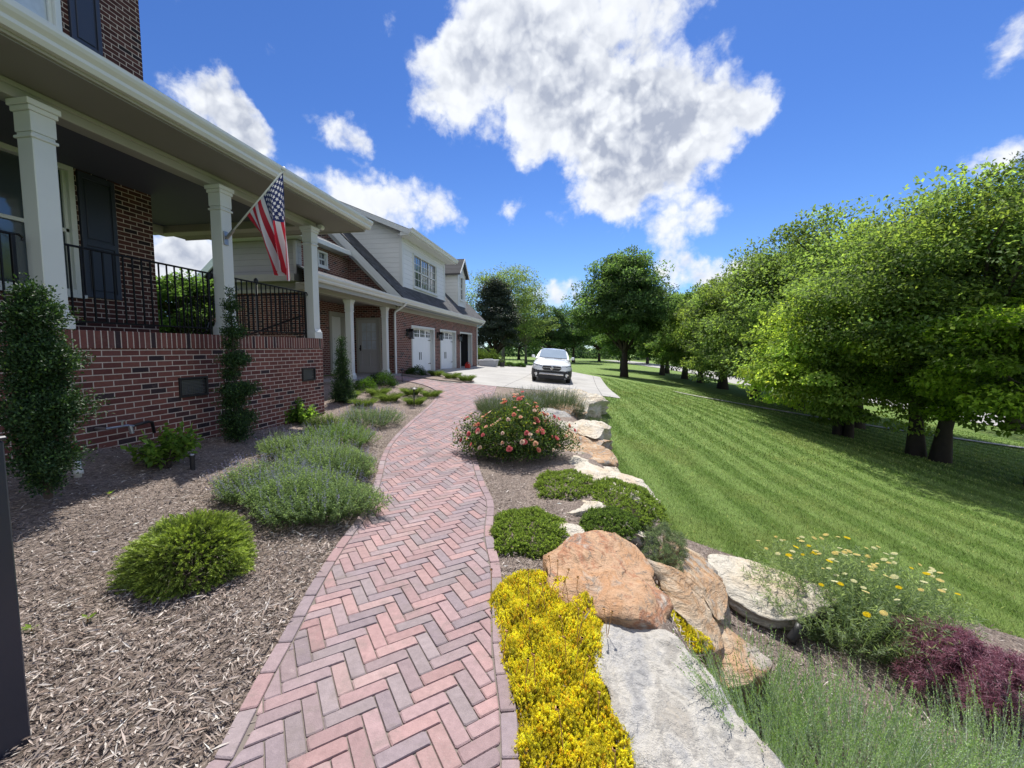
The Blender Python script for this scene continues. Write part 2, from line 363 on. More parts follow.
RZ = [0, 1.5, 2.3, 3.2, 3.8, 5, 7, 10, 13, 15, 17, 200]; RX = [.95, 1.0, 1.0, 1.05, 1.12, 1.3, 1.4, 1.5, 1.95, 2.6, 3.2, 3.2]
def hgt(x, y):
    x = np.asarray(x, float); y = np.asarray(y, float)
    xc = x*cY+y*sY; zc = -x*sY+y*cY
    d = xc-np.interp(zc, RZ, RX); s = np.clip((d+.15)/.45, 0, 1); s = s*s*(3-2*s)
    return fU(x, y)*(1-s)+fL(x, y)*s
def h1(x, y): return float(hgt(np.array([x]), np.array([y]))[0])
def ray(px, py):
    u = (px-CX)/F; v = -(py-CY)/F
    fy = math.cos(PIT)+v*math.sin(PIT); fz = -math.sin(PIT)+v*math.cos(PIT)
    return (u*cY-fy*sY, u*sY+fy*cY, fz)
def at(px, py, z):                          # where the view ray of an image pixel meets height z
    r = ray(px, py); k = (z-HC)/r[2]; return (r[0]*k, r[1]*k, z)
def gp(px, py):                             # ... where the pixel's ray meets the terrain
    r = ray(px, py); ts = np.geomspace(1, 300, 900)
    dz = HC+r[2]*ts-hgt(r[0]*ts, r[1]*ts); i = int(np.argmax(dz < 0)) if (dz < 0).any() else len(ts)-1
    k = ts[i]; return (r[0]*k, r[1]*k, h1(r[0]*k, r[1]*k))

def stripes(t_, g):                         # mowing stripes: blades combed one way, then the other
    sp = t_.new('ShaderNodeSeparateXYZ'); t_.put(sp.inputs[0], g)
    n = t_.noise(g, .25, 3)
    xc = t_.m('ADD', t_.m('ADD', t_.m('MULTIPLY', sp.outputs[0], cY), t_.m('MULTIPLY', sp.outputs[1], sY)), t_.m('MULTIPLY', n, .7))
    w_ = t_.m('SINE', t_.m('MULTIPLY', xc, 2*math.pi/.80))
    fine = t_.m('SINE', t_.m('MULTIPLY', xc, 2*math.pi/.28))
    return t_.m('ADD', t_.m('MULTIPLY', t_.smooth(w_, -.45, .45), .8), t_.m('MULTIPLY', t_.smooth(fine, .5, 1), .2))
def lawncol(t_, g, a, b, c):
    st = stripes(t_, g); n = t_.noise(g, .6, 5, .6); n2 = t_.noise(g, 7, 4, .7)
    col = t_.mix(st, a, b)
    col = t_.mix(t_.smooth(n, .45, .75), col, c)
    return t_.v('SCALE', col, scale=t_.m('ADD', .62, t_.m('MULTIPLY', n2, .76)))
m_, t_, p, o = mat('lawn'); g = geopos(t_)
t_.put(p.inputs['Base Color'], lawncol(t_, g, (.105, .18, .030), (.185, .275, .068), (.155, .21, .045)))
p.inputs['Roughness'].default_value = .8; p.inputs['Specular IOR Level'].default_value = .2
t_.put(p.inputs['Normal'], t_.bump(t_.noise(g, 60, 4, .7), 1.0, .04)); M['lawn'] = m_
m_, t_, p, o = mat('grass_blade'); g = geopos(t_)
a = t_.new('ShaderNodeAttribute', attribute_name='Col')
col = t_.mix(1.0, lawncol(t_, g, (.15, .245, .045), (.285, .39, .11), (.22, .285, .07)), a.outputs['Color'], 'MULTIPLY')
t_.put(p.inputs['Base Color'], col); p.inputs['Roughness'].default_value = .5; p.inputs['Specular IOR Level'].default_value = .3
tr = t_.new('ShaderNodeBsdfTranslucent'); t_.put(tr.inputs[0], col); mx = t_.new('ShaderNodeMixShader'); mx.inputs[0].default_value = .35
t_.l.new(p.outputs[0], mx.inputs[1]); t_.l.new(tr.outputs[0], mx.inputs[2]); t_.l.new(mx.outputs[0], o.inputs[0]); M['blade'] = m_
m_, t_, p, o = mat('mulch'); g = geopos(t_)
n = t_.noise(t_.v('MULTIPLY', g, (1, .45, 1)), 55, 6, .75, 1.2); n2 = t_.noise(g, 3, 4)
t_.put(p.inputs['Base Color'], t_.v('SCALE', t_.ramp(n, [(.3, (.07, .055, .048)), (.47, (.23, .185, .157)), (.6, (.37, .305, .262)), (.75, (.50, .43, .38))]), scale=t_.m('ADD', .6, t_.m('MULTIPLY', n2, .8))))
p.inputs['Roughness'].default_value = .95; p.inputs['Specular IOR Level'].default_value = .15
t_.put(p.inputs['Normal'], t_.bump(n, 1.0, .03)); M['mulch'] = m_
m_, t_, p, o = mat('concrete'); g = geopos(t_)
n = t_.noise(g, .7, 6, .65); n2 = t_.noise(g, 40, 3); sp = t_.new('ShaderNodeSeparateXYZ'); t_.put(sp.inputs[0], g)
def joint(v, per, off): return t_.m('LESS_THAN', t_.m('ABSOLUTE', t_.m('SUBTRACT', t_.m('FRACT', t_.m('DIVIDE', t_.m('ADD', v, off), per)), .5)), .004)
jj = t_.m('MAXIMUM', joint(sp.outputs[0], 3.6, 1.0), joint(sp.outputs[1], 3.6, .4))
n9 = t_.noise(g, 2.4, 6, .7)
c = t_.v('SCALE', t_.mix(t_.m('MULTIPLY', t_.smooth(n9, .56, .7), .5), t_.ramp(n, [(.3, (.29, .28, .265)), (.7, (.40, .39, .37))]), (.20, .19, .18)), scale=t_.m('MULTIPLY', t_.m('ADD', .85, t_.m('MULTIPLY', n2, .3)), t_.m('SUBTRACT', 1, t_.m('MULTIPLY', jj, .6))))
t_.put(p.inputs['Base Color'], c); p.inputs['Roughness'].default_value = .85; t_.put(p.inputs['Normal'], t_.bump(n2, .3, .004)); M['concrete'] = m_
M['asphalt'] = simple('asphalt', (.20, .20, .20), .85, var=.15, scale=1)
M['sand'] = simple('joint_sand', (.17, .145, .125), .95, var=.3, scale=25)

def axis(*seg):
    out = []
    for a, b, st in seg: out += list(np.arange(a, b, st))
    return np.array(out+[seg[-1][1]])
gx = axis((-1500,-200,130),(-200,-40,10),(-40,-8,1.5),(-8,6,.12),(6,30,.6),(30,80,4),(80,300,20),(300,1500,150))
gy = axis((-400,-20,38),(-20,0,1.2),(0,20,.12),(20,50,.5),(50,140,4),(140,400,20),(400,2500,150))
XX, YY = np.meshgrid(gx, gy); ZZ = hgt(XX, YY)
far = np.clip((np.hypot(XX, YY)-150)/300, 0, 1); ZZ = ZZ*(1-far)+(-2.0)*far
nx, ny = len(gx), len(gy); idx = np.arange(nx*ny).reshape(ny, nx)
Q = np.stack([idx[:-1, :-1], idx[:-1, 1:], idx[1:, 1:], idx[1:, :-1]], -1).reshape(-1, 4)
tag(obj('lawn', np.c_[XX.ravel(), YY.ravel(), ZZ.ravel()], Q, M['lawn'], smooth=True), 'mown striped green lawn sloping down to the right, ground all round', kind='structure')

def inside(poly, P):
    x, y = P[:, 0], P[:, 1]; r_ = np.zeros(len(P), bool); n = len(poly)
    for i in range(n):
        x1, y1 = poly[i]; x2, y2 = poly[(i+1) % n]
        c_ = ((y1 > y) != (y2 > y)) & (x < (x2-x1)*(y-y1)/((y2-y1) if y2 != y1 else 1e-9)+x1); r_ ^= c_
    return r_
def dens(poly, st):
    out = []
    for i in range(len(poly)):
        a, b = np.array(poly[i]), np.array(poly[(i+1) % len(poly)]); k = max(1, int(np.linalg.norm(b-a)/st))
        out += [tuple(a+(b-a)*j/k) for j in range(k)]
    return out
def sheet(name, poly, dz, m_, st=.15, **kw):
    poly = dens(poly, st); P = np.array(poly)
    xs = np.arange(P[:, 0].min(), P[:, 0].max(), st); ys = np.arange(P[:, 1].min(), P[:, 1].max(), st)
    G = np.stack(np.meshgrid(xs, ys), -1).reshape(-1, 2)+[.013, .017]; G = G[inside(poly, G)]
    v = [Vector(q) for q in poly]+[Vector(q) for q in G]
    vo, _, fo, *_r = delaunay_2d_cdt(v, [], [list(range(len(poly)))], 1, 1e-5)
    V = np.array([tuple(q) for q in vo]); z = hgt(V[:, 0], V[:, 1])+dz
    return tag(obj(name, np.c_[V, z], [list(f) for f in fo], m_, smooth=True), kind='structure', **kw)

# path outline in world metres
PL = [(-1.32,.2),(-1.3,1.17),(-1.4,1.46),(-1.53,1.87),(-1.61,2.1),(-1.72,2.46),(-1.82,2.83),(-1.95,3.4),(-2.17,4.02),(-2.38,4.54),(-2.65,5.18),(-3.0,6.2),(-3.34,7.68),(-3.62,9.22),(-3.95,10.9),(-4.3,12.1),(-4.9,12.9),(-5.6,13.3),(-6.9,13.4)]
PR = [(-.1,.2),(-.19,1.35),(-.36,2.0),(-.52,2.7),(-.68,3.2),(-.82,3.9),(-1.02,4.4),(-1.3,5.2),(-1.62,6.2),(-1.95,7.5),(-2.2,9.0),(-2.45,11),(-2.75,13.2),(-3.05,15.1),(-4.3,15.0),(-4.45,14.6),(-4.9,14.45),(-5.6,14.55),(-6.9,14.6)]
def smoothline(P, n=5):
    P = np.array(P); out = []
    for i in range(len(P)-1):
        p0, p1, p2, p3 = P[max(i-1, 0)], P[i], P[i+1], P[min(i+2, len(P)-1)]
        for j in range(n):
            s = j/n; out.append(.5*((2*p1)+(-p0+p2)*s+(2*p0-5*p1+4*p2-p3)*s*s+(-p0+3*p1-3*p2+p3)*s**3))
    out.append(P[-1]); return np.array(out)
PLs = smoothline(PL); PRs = np.vstack([smoothline(PR[:14]), smoothline(PR[14:])])
PATH = [tuple(q) for q in PLs]+[tuple(q) for q in PRs[::-1]]
BEDL = [(-1.25,-1),(-1.2,.2)]+[tuple(q+[.08, 0]) for q in PLs[3:-4]]+[(-6.9,13.5),(-8.4,13.4),(-8.4,10.7),(-7.8,10.6),(-5.32,8),(-5.32,-1)]
DRIVE = [(-7.6,14.7),(-6.9,14.62),(-5.6,14.6),(-4.6,14.75),(-4.35,15.1),(-3.05,15.15),(-1.2,15.25),(1.44,15.2),(1.25,26.3),(-.6,31),(-4,36),(-9,38),(-22,41),(-24,35),(-11,34),(-7.6,30)]
BEDR = [(-.05,-.5)]+[tuple(q-[.08, 0]) for q in PRs[2:66]]+[(-3.0,15.05),(-1.0,15.15),(.2,15.15),(.2,14.6),(*W(2.2,12.4),),(*W(1.8,10),),(*W(1.75,8),),(*W(1.75,6),),(*W(1.9,4.75),),(*W(2.9,4.1),),(*W(4.1,3.75),),(*W(5.2,3.2),),(*W(6,2.6),),(*W(6,0),)]
sheet('mulch_bed', BEDL, .012, M['mulch'], .12, label='shredded bark mulch bed between the brick path and the porch wall')
sheet('mulch_bed', BEDR, .016, M['mulch'], .08, label='mulch bed and lower terrace among the boulders right of the path')
sheet('brick_path_base', PATH, .030, M['sand'], .1, label='sand joints between the path bricks')
sheet('driveway', DRIVE, .02, M['concrete'], .35, label='pale concrete driveway and parking pad before the garage')
# island bed between walkway and drive
ISL = [(-6.8,14.85),(-6.0,14.75),(-5.1,14.75),(-4.45,15.0),(-4.05,15.3),(-4.1,15.9),(-4.7,16.6),(-5.6,17.1),(-6.8,17.3)]
sheet('mulch_bed', ISL, .05, M['mulch'], .2, label='small mulch bed by the first garage door')
WK = [W(9.2,23.7),W(9.3,23.2),W(12.5,20.4),W(20,15.5),W(27,11.5),W(27.3,12.2),W(20,16.1),W(12.6,21.1)]
sheet('walkway', WK, .05, M['concrete'], .5, label='thin pale strip of concrete walk crossing the lawn under the trees')
ROAD = [W(27,-20),W(27,12),W(27.5,30),W(27.5,60),W(24,110),W(31,110),W(34.5,60),W(34.5,30),W(34,12),W(34,-20)]
sheet('road', ROAD, .06, M['concrete'], 1.5, label='light grey street beyond the tree row')

# herringbone bricks, three to one, laid at 49 degrees to the house
m_, t_, p, o = mat('path_brick'); g = geopos(t_); a = t_.new('ShaderNodeAttribute', attribute_name='Col')
n = t_.noise(g, 28, 6, .7); n2 = t_.noise(g, 160, 3, .6); n3 = t_.noise(g, 1.7, 3)
c = t_.v('SCALE', a.outputs['Color'], scale=t_.m('MULTIPLY', t_.m('ADD', .62, t_.m('MULTIPLY', n, .76)), t_.m('ADD', .82, t_.m('MULTIPLY', n3, .36))))
c = t_.mix(t_.smooth(n2, .58, .8), c, (.30, .25, .235)); c = t_.mix(t_.smooth(n, .62, .8), c, (.34, .28, .265)); c = t_.mix(t_.m('MULTIPLY', t_.smooth(t_.noise(g, 6, 6, .75, .4), .5, .7), .55), c, (.19, .155, .14))
t_.put(p.inputs['Base Color'], c); p.inputs['Roughness'].default_value = .82; p.inputs['Specular IOR Level'].default_value = .3
t_.put(p.inputs['Normal'], t_.bump(t_.m('ADD', n2, t_.m('MULTIPLY', n, .7)), .5, .004)); M['pbrick'] = m_
BC = np.array([(.44,.285,.27),(.46,.31,.29),(.39,.265,.26),(.33,.265,.275),(.285,.25,.27),(.31,.28,.285),(.35,.285,.29),(.39,.28,.28),(.45,.33,.31)])*[.84,.83,.82]; BC = (BC*.78+BC.mean(0)*.22)*[.90,.86,.88]
def clip(poly, a, nrm):
    out = []; n_ = len(poly)
    for i in range(n_):
        p_, q_ = poly[i], poly[(i+1) % n_]; dp = (p_-a)@nrm; dq = (q_-a)@nrm
        if dp >= 0: out.append(p_)
        if (dp >= 0) != (dq >= 0): out.append(p_+(q_-p_)*dp/(dp-dq))
    return out
pb = MB()
def paver(poly, top, col, jit=.0015):
    Q_ = [np.array(q) for q in poly]; c0 = sum(Q_)/len(Q_); b = .004; P_ = []
    for i in range(len(Q_)):                     # tumbled, slightly worn corners
        q, pr, nx_ = Q_[i], Q_[i-1], Q_[(i+1) % len(Q_)]
        for o_ in (pr, nx_):
            v = o_-q; L_ = np.linalg.norm(v)+1e-9; P_.append(q+v/L_*min(random.uniform(.003, .009), L_*.3))
    P_ = np.array(P_); n_ = len(P_)
    def ins(d):
        o_ = []
        for q in P_:
            v = c0-q; L = np.linalg.norm(v); o_.append(q+v/L*min(d, L*.4))
        return o_
    zc = h1(*c0); dz = random.uniform(-jit, jit); tx, ty = random.uniform(-.012, .012), random.uniform(-.012, .012)
    e = .1; gx_ = (h1(c0[0]+e, c0[1])-zc)/e; gy_ = (h1(c0[0], c0[1]+e)-zc)/e
    def z(q, h): return zc+(q[0]-c0[0])*(gx_+tx)+(q[1]-c0[1])*(gy_+ty)+h+dz
    V = [(*q, z(q, .0)) for q in P_]+[(*q, z(q, top-b)) for q in P_]+[(*q, z(q, top)) for q in ins(b*1.6)]
    Fs = [tuple(range(2*n_, 3*n_))]
    for r_ in range(2):
        for k in range(n_): Fs.append((r_*n_+k, r_*n_+(k+1) % n_, (r_+1)*n_+(k+1) % n_, (r_+1)*n_+k))
    pb.add(V, Fs, 0, col)
U = .0685; A_ = np.array([math.sin(R(49)), math.cos(R(49))]); B_ = np.array([-math.cos(R(49)), math.sin(R(49))])
O_ = np.array(at(307.4, 752.8, .04)[:2])
PLa, PRa = PLs, PRs
def nearest(line, c0):
    a, b = line[:-1], line[1:]; ab = b-a; tt = np.clip(((c0-a)*ab).sum(1)/np.maximum((ab*ab).sum(1), 1e-9), 0, 1)
    q = a+ab*tt[:, None]; i = int(np.argmin(((q-c0)**2).sum(1))); d = ab[i]/np.linalg.norm(ab[i]); return q[i], d
jt = .0022; EW = .068
def herring(x0, y0, k1):
    for (a0, b0, a1, b1) in k1:
        cs = [(a0, b0), (a1, b0), (a1, b1), (a0, b1)]
        P_ = [O_+(A_*u+B_*v)*U for u, v in cs]; c0 = sum(P_)/4
        if not (-6.9 < c0[0] < 1 and .6 < c0[1] < 15.1): continue
        c1 = [( a0+jt/U, b0+jt/U), (a1-jt/U, b0+jt/U), (a1-jt/U, b1-jt/U), (a0+jt/U, b1-jt/U)]
        yield [O_+(A_*u+B_*v)*U for u, v in c1], c0
cands = []
for s in range(-60, 60):
    for k in range(-190, 230):
        cands.append((k+6*s, k, k+6*s+3, k+1)); cands.append((k+6*s-1, k, k+6*s, k+3))
pathpoly = PATH
cents = np.array([O_+(A_*(a0+a1)/2+B_*(b0+b1)/2)*U for a0, b0, a1, b1 in cands])
nearm = (cents[:, 0] > -7.05) & (cents[:, 0] < .2) & (cents[:, 1] > .5) & (cents[:, 1] < 15.2)
cands = [c for c, k in zip(cands, nearm) if k]; cents = cents[nearm]
big = inside(pathpoly, cents)
for j in range(8):                            # keep bricks that straddle the edge
    th = j*math.pi/4; big |= inside(pathpoly, cents+np.array([math.cos(th), math.sin(th)])*.07)
for P_, c0 in herring(0, 0, [c for c, k in zip(cands, big) if k]):
    poly = P_
    for line, sg in ((PLa, 1), (PRa, -1)):
        q, d = nearest(line, c0); nrm = np.array([d[1], -d[0]])*sg
        if np.linalg.norm(q-c0) < .5: poly = clip(poly, q+nrm*(EW+.006), nrm)
        if len(poly) < 3: break
    if len(poly) < 3: continue
    ar = abs(sum(poly[i][0]*poly[(i+1) % len(poly)][1]-poly[(i+1) % len(poly)][0]*poly[i][1] for i in range(len(poly))))/2
    if ar < .0006: continue
    c = BC[random.choices(range(len(BC)), [3, 2, 3, 3, 3, 3, 3, 3, 1])[0]]*random.uniform(.88, 1.12)
    paver(poly, .038, tuple(c))
def course(line, sg):
    seg = np.linalg.norm(np.diff(line, axis=0), axis=1); cum = np.r_[0, np.cumsum(seg)]
    def P_(s): return np.array([np.interp(s, cum, line[:, 0]), np.interp(s, cum, line[:, 1])])
    s = 0
    while s < cum[-1]-.2:
        e = s+.203; a, b = P_(s+.003), P_(e-.003); da = P_(s+.03)-P_(max(s-.03, 0)); db = P_(e+.03)-P_(e-.03)
        na = np.array([da[1], -da[0]])/np.linalg.norm(da)*sg; nb = np.array([db[1], -db[0]])/np.linalg.norm(db)*sg
        poly = [a, b, b+nb*EW, a+na*EW]
        if sg < 0: poly = poly[::-1]
        if b[1] > .5: paver(poly, .040, tuple(BC[random.choice([2, 3, 4, 6, 7, 3, 5])]*random.uniform(.88, 1.1)))
        s = e
course(PLa, 1); course(smoothline(PR[:14]), -1); course(smoothline(PR[14:]), -1)
pb_o = pb.build('brick_path', M['pbrick'], cols=True)
tag(pb_o, 'curving red and grey brick path laid in herringbone with an edge course', kind='structure')
# ------------------------------------------------------------------ the house
H = empty('brick_house', (-7.2, 7, .3), 'dark red brick house with white columned porch and attached three-door garage', 'house')
def wallx(mb, X0, X1, y0, y1, z0, z1, holes=()):          # wall in a plane of constant x with rectangular openings, panels butted
    ys = sorted({y0, y1, *[h[0] for h in holes], *[h[1] for h in holes]})
    for a, b in zip(ys[:-1], ys[1:]):
        hs = sorted([(h[2], h[3]) for h in holes if h[0] <= a+1e-6 and h[1] >= b-1e-6]); z = z0
        for p_, q_ in hs:
            if p_ > z: mb.box(X0, X1, a, b, z, p_)
            z = q_
        if z < z1: mb.box(X0, X1, a, b, z, z1)
def wally(mb, Y0, Y1, x0, x1, z0, z1, holes=()):
    xs = sorted({x0, x1, *[h[0] for h in holes], *[h[1] for h in holes]})
    for a, b in zip(xs[:-1], xs[1:]):
        hs = sorted([(h[2], h[3]) for h in holes if h[0] <= a+1e-6 and h[1] >= b-1e-6]); z = z0
        for p_, q_ in hs:
            if p_ > z: mb.box(a, b, Y0, Y1, z, p_)
            z = q_
        if z < z1: mb.box(a, b, Y0, Y1, z, z1)
# porch plinth
V1 = [(4.74, 5.17, .88, 1.15), (7.24, 7.64, .9, 1.16), (1.6, 2.03, .88, 1.15)]
m1 = MB(); wallx(m1, -5.52, -5.3, -2, 7.92, -.4, 1.545, V1); wally(m1, 7.70, 7.92, -9.0, -5.52, -.4, 1.545)
m1.build('porch_wall', M['brick'], H)
m1 = MB(); m1.box(-5.535, -5.285, -2, 7.935, 1.545, 1.745, .004); m1.box(-9.0, -5.535, 7.69, 7.935, 1.545, 1.745, .004)
m1.build('brick_coping', M['soldier'], H)
B('porch_floor', M['porchfloor'], H, (-9.0, -5.536, -2, 7.688, 1.5, 1.66))
for y0, y1, z0, z1 in V1:
    m1 = MB(); f = .028
    m1.box(-5.32, -5.275, y0, y1, z0, z0+f, .002); m1.box(-5.32, -5.275, y0, y1, z1-f, z1, .002); m1.box(-5.32, -5.275, y0, y0+f, z0+f, z1-f, .002); m1.box(-5.32, -5.275, y1-f, y1, z0+f, z1-f, .002)
    v = m1.build('foundation_vent', M['blackp'], H)
    m1 = MB(); m1.box(-5.40, -5.37, y0+f, y1-f, z0+f, z1-f)
    k = z0+f+.012
    while k < z1-f-.01: m1.box(-5.33, -5.30, y0+f, y1-f, k, k+.006); k += .02
    k = y0+f+.02
    while k < y1-f-.01: m1.box(-5.34, -5.325, k, k+.004, z0+f, z1-f); k += .03
    m1.build('vent_grille', M['lampgrey'], v)
# columns
def column(y, x=-5.40, w_=.19, zb=1.745, zt=3.965, name='column'):
    m1 = MB(); h = w_/2
    m1.box(x-h-.03, x+h+.03, y-h-.03, y+h+.03, zb, zb+.13, .006)
    m1.prism([(x-h-.03, zb+.13), (x+h+.03, zb+.13), (x+h, zb+.2), (x-h, zb+.2)], 'y', y-h, y+h)
    m1.box(x-h, x+h, y-h, y+h, zb+.2, zt-.30, .006)
    m1.box(x-h-.018, x+h+.018, y-h-.018, y+h+.018, zt-.36, zt-.33, .006)
    m1.box(x-h-.008, x+h+.008, y-h-.008, y+h+.008, zt-.30, zt-.11, .004)
    m1.box(x-h-.024, x+h+.024, y-h-.024, y+h+.024, zt-.11, zt-.06, .006)
    m1.box(x-h-.04, x+h+.04, y-h-.04, y+h+.04, zt-.06, zt, .006)
    return m1.build(name, M['white'], H)
for y in (3.50, 5.66, 7.78, 1.2): column(y)
# beams, ceiling, soffit
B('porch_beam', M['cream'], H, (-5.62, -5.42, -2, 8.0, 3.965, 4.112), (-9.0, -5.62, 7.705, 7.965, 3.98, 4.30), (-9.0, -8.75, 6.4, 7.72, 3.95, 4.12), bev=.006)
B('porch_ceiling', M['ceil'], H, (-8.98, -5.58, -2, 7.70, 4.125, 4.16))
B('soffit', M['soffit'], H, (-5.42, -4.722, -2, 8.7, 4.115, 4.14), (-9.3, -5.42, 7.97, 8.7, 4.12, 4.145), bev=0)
m1 = MB(); m1.box(-4.72, -4.69, -2, 8.72, 4.13, 4.30, .004); m1.box(-9.3, -4.72, 8.70, 8.73, 4.10, 4.30, .004)
m1.box(-5.418, -5.40, -2, 8.0, 4.06, 4.112, .006)
m1.build('fascia', M['cream'], H)
G_ = [(-4.688, 4.16), (-4.63, 4.16), (-4.60, 4.20), (-4.60, 4.235), (-4.565, 4.27), (-4.55, 4.30), (-4.55, 4.335), (-4.575, 4.335), (-4.58, 4.305), (-4.688, 4.30)]
m1 = MB(); m1.prism(G_, 'y', -2, 8.8); m1.build('gutter', M['white'], H)
m1 = MB(); m1.prism([(-4.69, 4.31), (-4.69, 4.34), (-9.0, 5.5), (-9.0, 5.47)], 'y', -2, 8.72); m1.build('porch_roof', M['roof'], H)
# main block
UW = (3.75, 5.04, 5.9, 7.9); LW = (4.05, 5.04, 2.32, 4.12)
DH = (2.2, 3.75, 1.66, 4.1)
m1 = MB(); wallx(m1, -7.45, -7.2, -4, 6.15, 1.0, 10, [LW, UW, DH]); wally(m1, 5.90, 6.15, -15, -7.45, 1.0, 10); m1.build('main_wall', M['brick_shade'], H)
def windowx(X, y0, y1, z0, z1, cols_=2, rows=4, glass='glass', name='window', frame='white', mull=1, sill=True):
    f = .07; m1 = MB()
    m1.box(X-.10, X+.03, y0, y0+f, z0, z1, .004); m1.box(X-.10, X+.03, y1-f, y1, z0, z1, .004)
    m1.box(X-.10, X+.03, y0+f, y1-f, z1-f, z1, .004); m1.box(X-.10, X+.03, y0+f, y1-f, z0, z0+f, .004)
    if sill: m1.box(X-.10, X+.06, y0-.04, y1+.04, z0-.05, z0, .004)
    wn = m1.build(name, M[frame], H)
    bays = [(y0+f+(y1-y0-2*f)*i/mull, y0+f+(y1-y0-2*f)*(i+1)/mull) for i in range(mull)]
    for a, b in bays:
        m2 = MB(); m2.box(X-.07, X-.06, a+.01, b-.01, z0+f+.005, z1-f-.005); m2.build('pane', M[glass], wn)
        m2 = MB(); zm = (z0+z1)/2
        m2.box(X-.055, X-.02, a, b, zm-.025, zm+.025, .003); m2.box(X-.055, X-.02, a, a+.04, z0+f, z1-f, .003); m2.box(X-.055, X-.02, b-.04, b, z0+f, z1-f, .003)
        for i in range(1, cols_): y = a+(b-a)*i/cols_; m2.box(X-.058, X-.045, y-.009, y+.009, z0+f, z1-f)
        for i in range(1, rows):
            z = z0+f+(z1-z0-2*f)*i/rows
            if abs(z-zm) > .05: m2.box(X-.0575, X-.0455, a+.04, b-.04, z-.009, z+.009)
        m2.build('sash', M[frame], wn)
    return wn
windowx(-8.77, 13.0, 13.55, 4.32, 4.86, cols_=2, rows=2); windowx(-7.2, *LW, cols_=1, rows=2); windowx(-7.2, *UW, cols_=2, rows=2, glass='curtain')
def shutter(X, y0, y1, z0, z1):
    m1 = MB(); f = .055; m1.box(X+.003, X+.02, y0, y1, z0, z1)
    m1.box(X+.02, X+.042, y0, y0+f, z0, z1, .003); m1.box(X+.02, X+.042, y1-f, y1, z0, z1, .003)
    for z in (z0, z0+(z1-z0)*.42, z1-f*1.4): m1.box(X+.02, X+.041, y0+f, y1-f, z, z+f*1.4, .003)
    for a, b in ((z0+f*1.4+.03, z0+(z1-z0)*.42-.03), (z0+(z1-z0)*.42+f*1.4+.03, z1-f*1.4-.03)): m1.box(X+.02, X+.034, y0+f+.03, y1-f-.03, a, b, .006)
    return m1.build('shutter', M['shutter'], H)
shutter(-7.2, 5.08, 5.56, 2.3, 4.1); shutter(-7.2, 5.14, 5.53, 5.9, 7.9)
# front door zone, in the shade of the porch
m1 = MB(); m1.box(-7.33, -7.26, 2.2, 2.28, 1.66, 4.1, .004); m1.box(-7.33, -7.26, 3.67, 3.75, 1.66, 4.1, .004); m1.box(-7.33, -7.26, 2.28, 3.67, 3.6, 3.68, .004); df = m1.build('door_frame', M['shutter'], H)
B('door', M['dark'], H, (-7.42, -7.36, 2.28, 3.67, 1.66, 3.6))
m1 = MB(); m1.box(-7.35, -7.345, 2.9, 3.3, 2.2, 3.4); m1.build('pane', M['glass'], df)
# railings
def railing(y0, y1, x=-5.42, curl=True):
    m1 = MB(); zt = 2.66; zb = 1.83
    m1.box(x-.02, x+.02, y0, y1, zt-.02, zt, .004); m1.box(x-.014, x+.014, y0, y1, zb, zb+.02, .003)
    n_ = int((y1-y0)/.105)
    for i in range(1, n_): y = y0+(y1-y0)*i/n_; m1.box(x-.007, x+.007, y-.007, y+.007, zb, zt-.02)
    for y in (y0+.02, y1-.02): m1.box(x-.016, x+.016, y-.016, y+.016, 1.745, zt, .003)
    if curl: m1.tube([(x, y1-.02, zt-.01), (x+.0, y1+.03, zt-.005), (x, y1+.06, zt-.03), (x, y1+.055, zt-.06)], .012, 6)
    m1.tube([(x, y1-.04, zb+.1), (x, y1-.08, 1.80), (x, y1-.16, 1.76), (x, y1-.22, 1.80)], .01, 5)
    return m1.build('railing', M['iron'], H)
railing(3.60, 5.42); railing(5.80, 7.60); railing(1.4, 3.28)
m1 = MB(); x0, x1, y = -8.7, -5.6, 7.80
m1.box(x0, x1, y-.02, y+.02, 2.64, 2.66); m1.box(x0, x1, y-.014, y+.014, 1.83, 1.85)
for i in range(1, 29): xx = x0+(x1-x0)*i/29; m1.box(xx-.007, xx+.007, y-.007, y+.007, 1.85, 2.64)
m1.tube([(x1-.0, y-.1, 2.2), (x1-1.3, y-.1, 1.80)], .02, 6); m1.build('railing', M['iron'], H)
# ---- link building behind the porch end
m1 = MB(); wally(m1, 12.0, 12.2, -11.2, -8.75, 0, 3.35); wallx(m1, -8.95, -8.75, 12.2, 14.9, 0, 3.35, [(13.5, 14.5, .62, 2.85)]); m1.build('link_wall', M['brick'], H)
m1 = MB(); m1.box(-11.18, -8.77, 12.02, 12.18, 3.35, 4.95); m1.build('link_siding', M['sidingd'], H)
m1 = MB(); wallx(m1, -8.93, -8.77, 12.182, 14.88, 3.352, 4.95, [(13.0, 13.55, 4.32, 4.86)]); m1.build('link_wall', M['brick'], H)
LINKW = True
m1 = MB(); m1.box(-11.6, -8.45, 11.6, 14.48, 4.96, 5.02); m1.box(-8.449, -8.38, 11.55, 14.48, 4.94, 5.10, .01); m1.build('link_eave', M['white'], H)
m1 = MB(); m1.prism([(-8.40, 5.05), (-8.40, 5.10), (-11.5, 6.6), (-11.5, 6.5)], 'y', 11.6, 14.48); m1.build('link_roof', M['roof'], H)
B('link_beam', M['cream'], H, (-11.2, -8.70, 11.7, 11.96, 3.62, 3.84), (-11.2, -8.72, 11.95, 11.998, 3.30, 3.42), (-8.86, -8.76, 11.90, 11.995, 3.84, 4.9), bev=.004)
m1 = MB(); m1.box(-8.87, -8.71, 13.5, 13.62, .62, 2.85, .004); m1.box(-8.87, -8.71, 14.38, 14.5, .62, 2.85, .004); m1.box(-8.87, -8.71, 13.62, 14.38, 2.7, 2.85, .004)
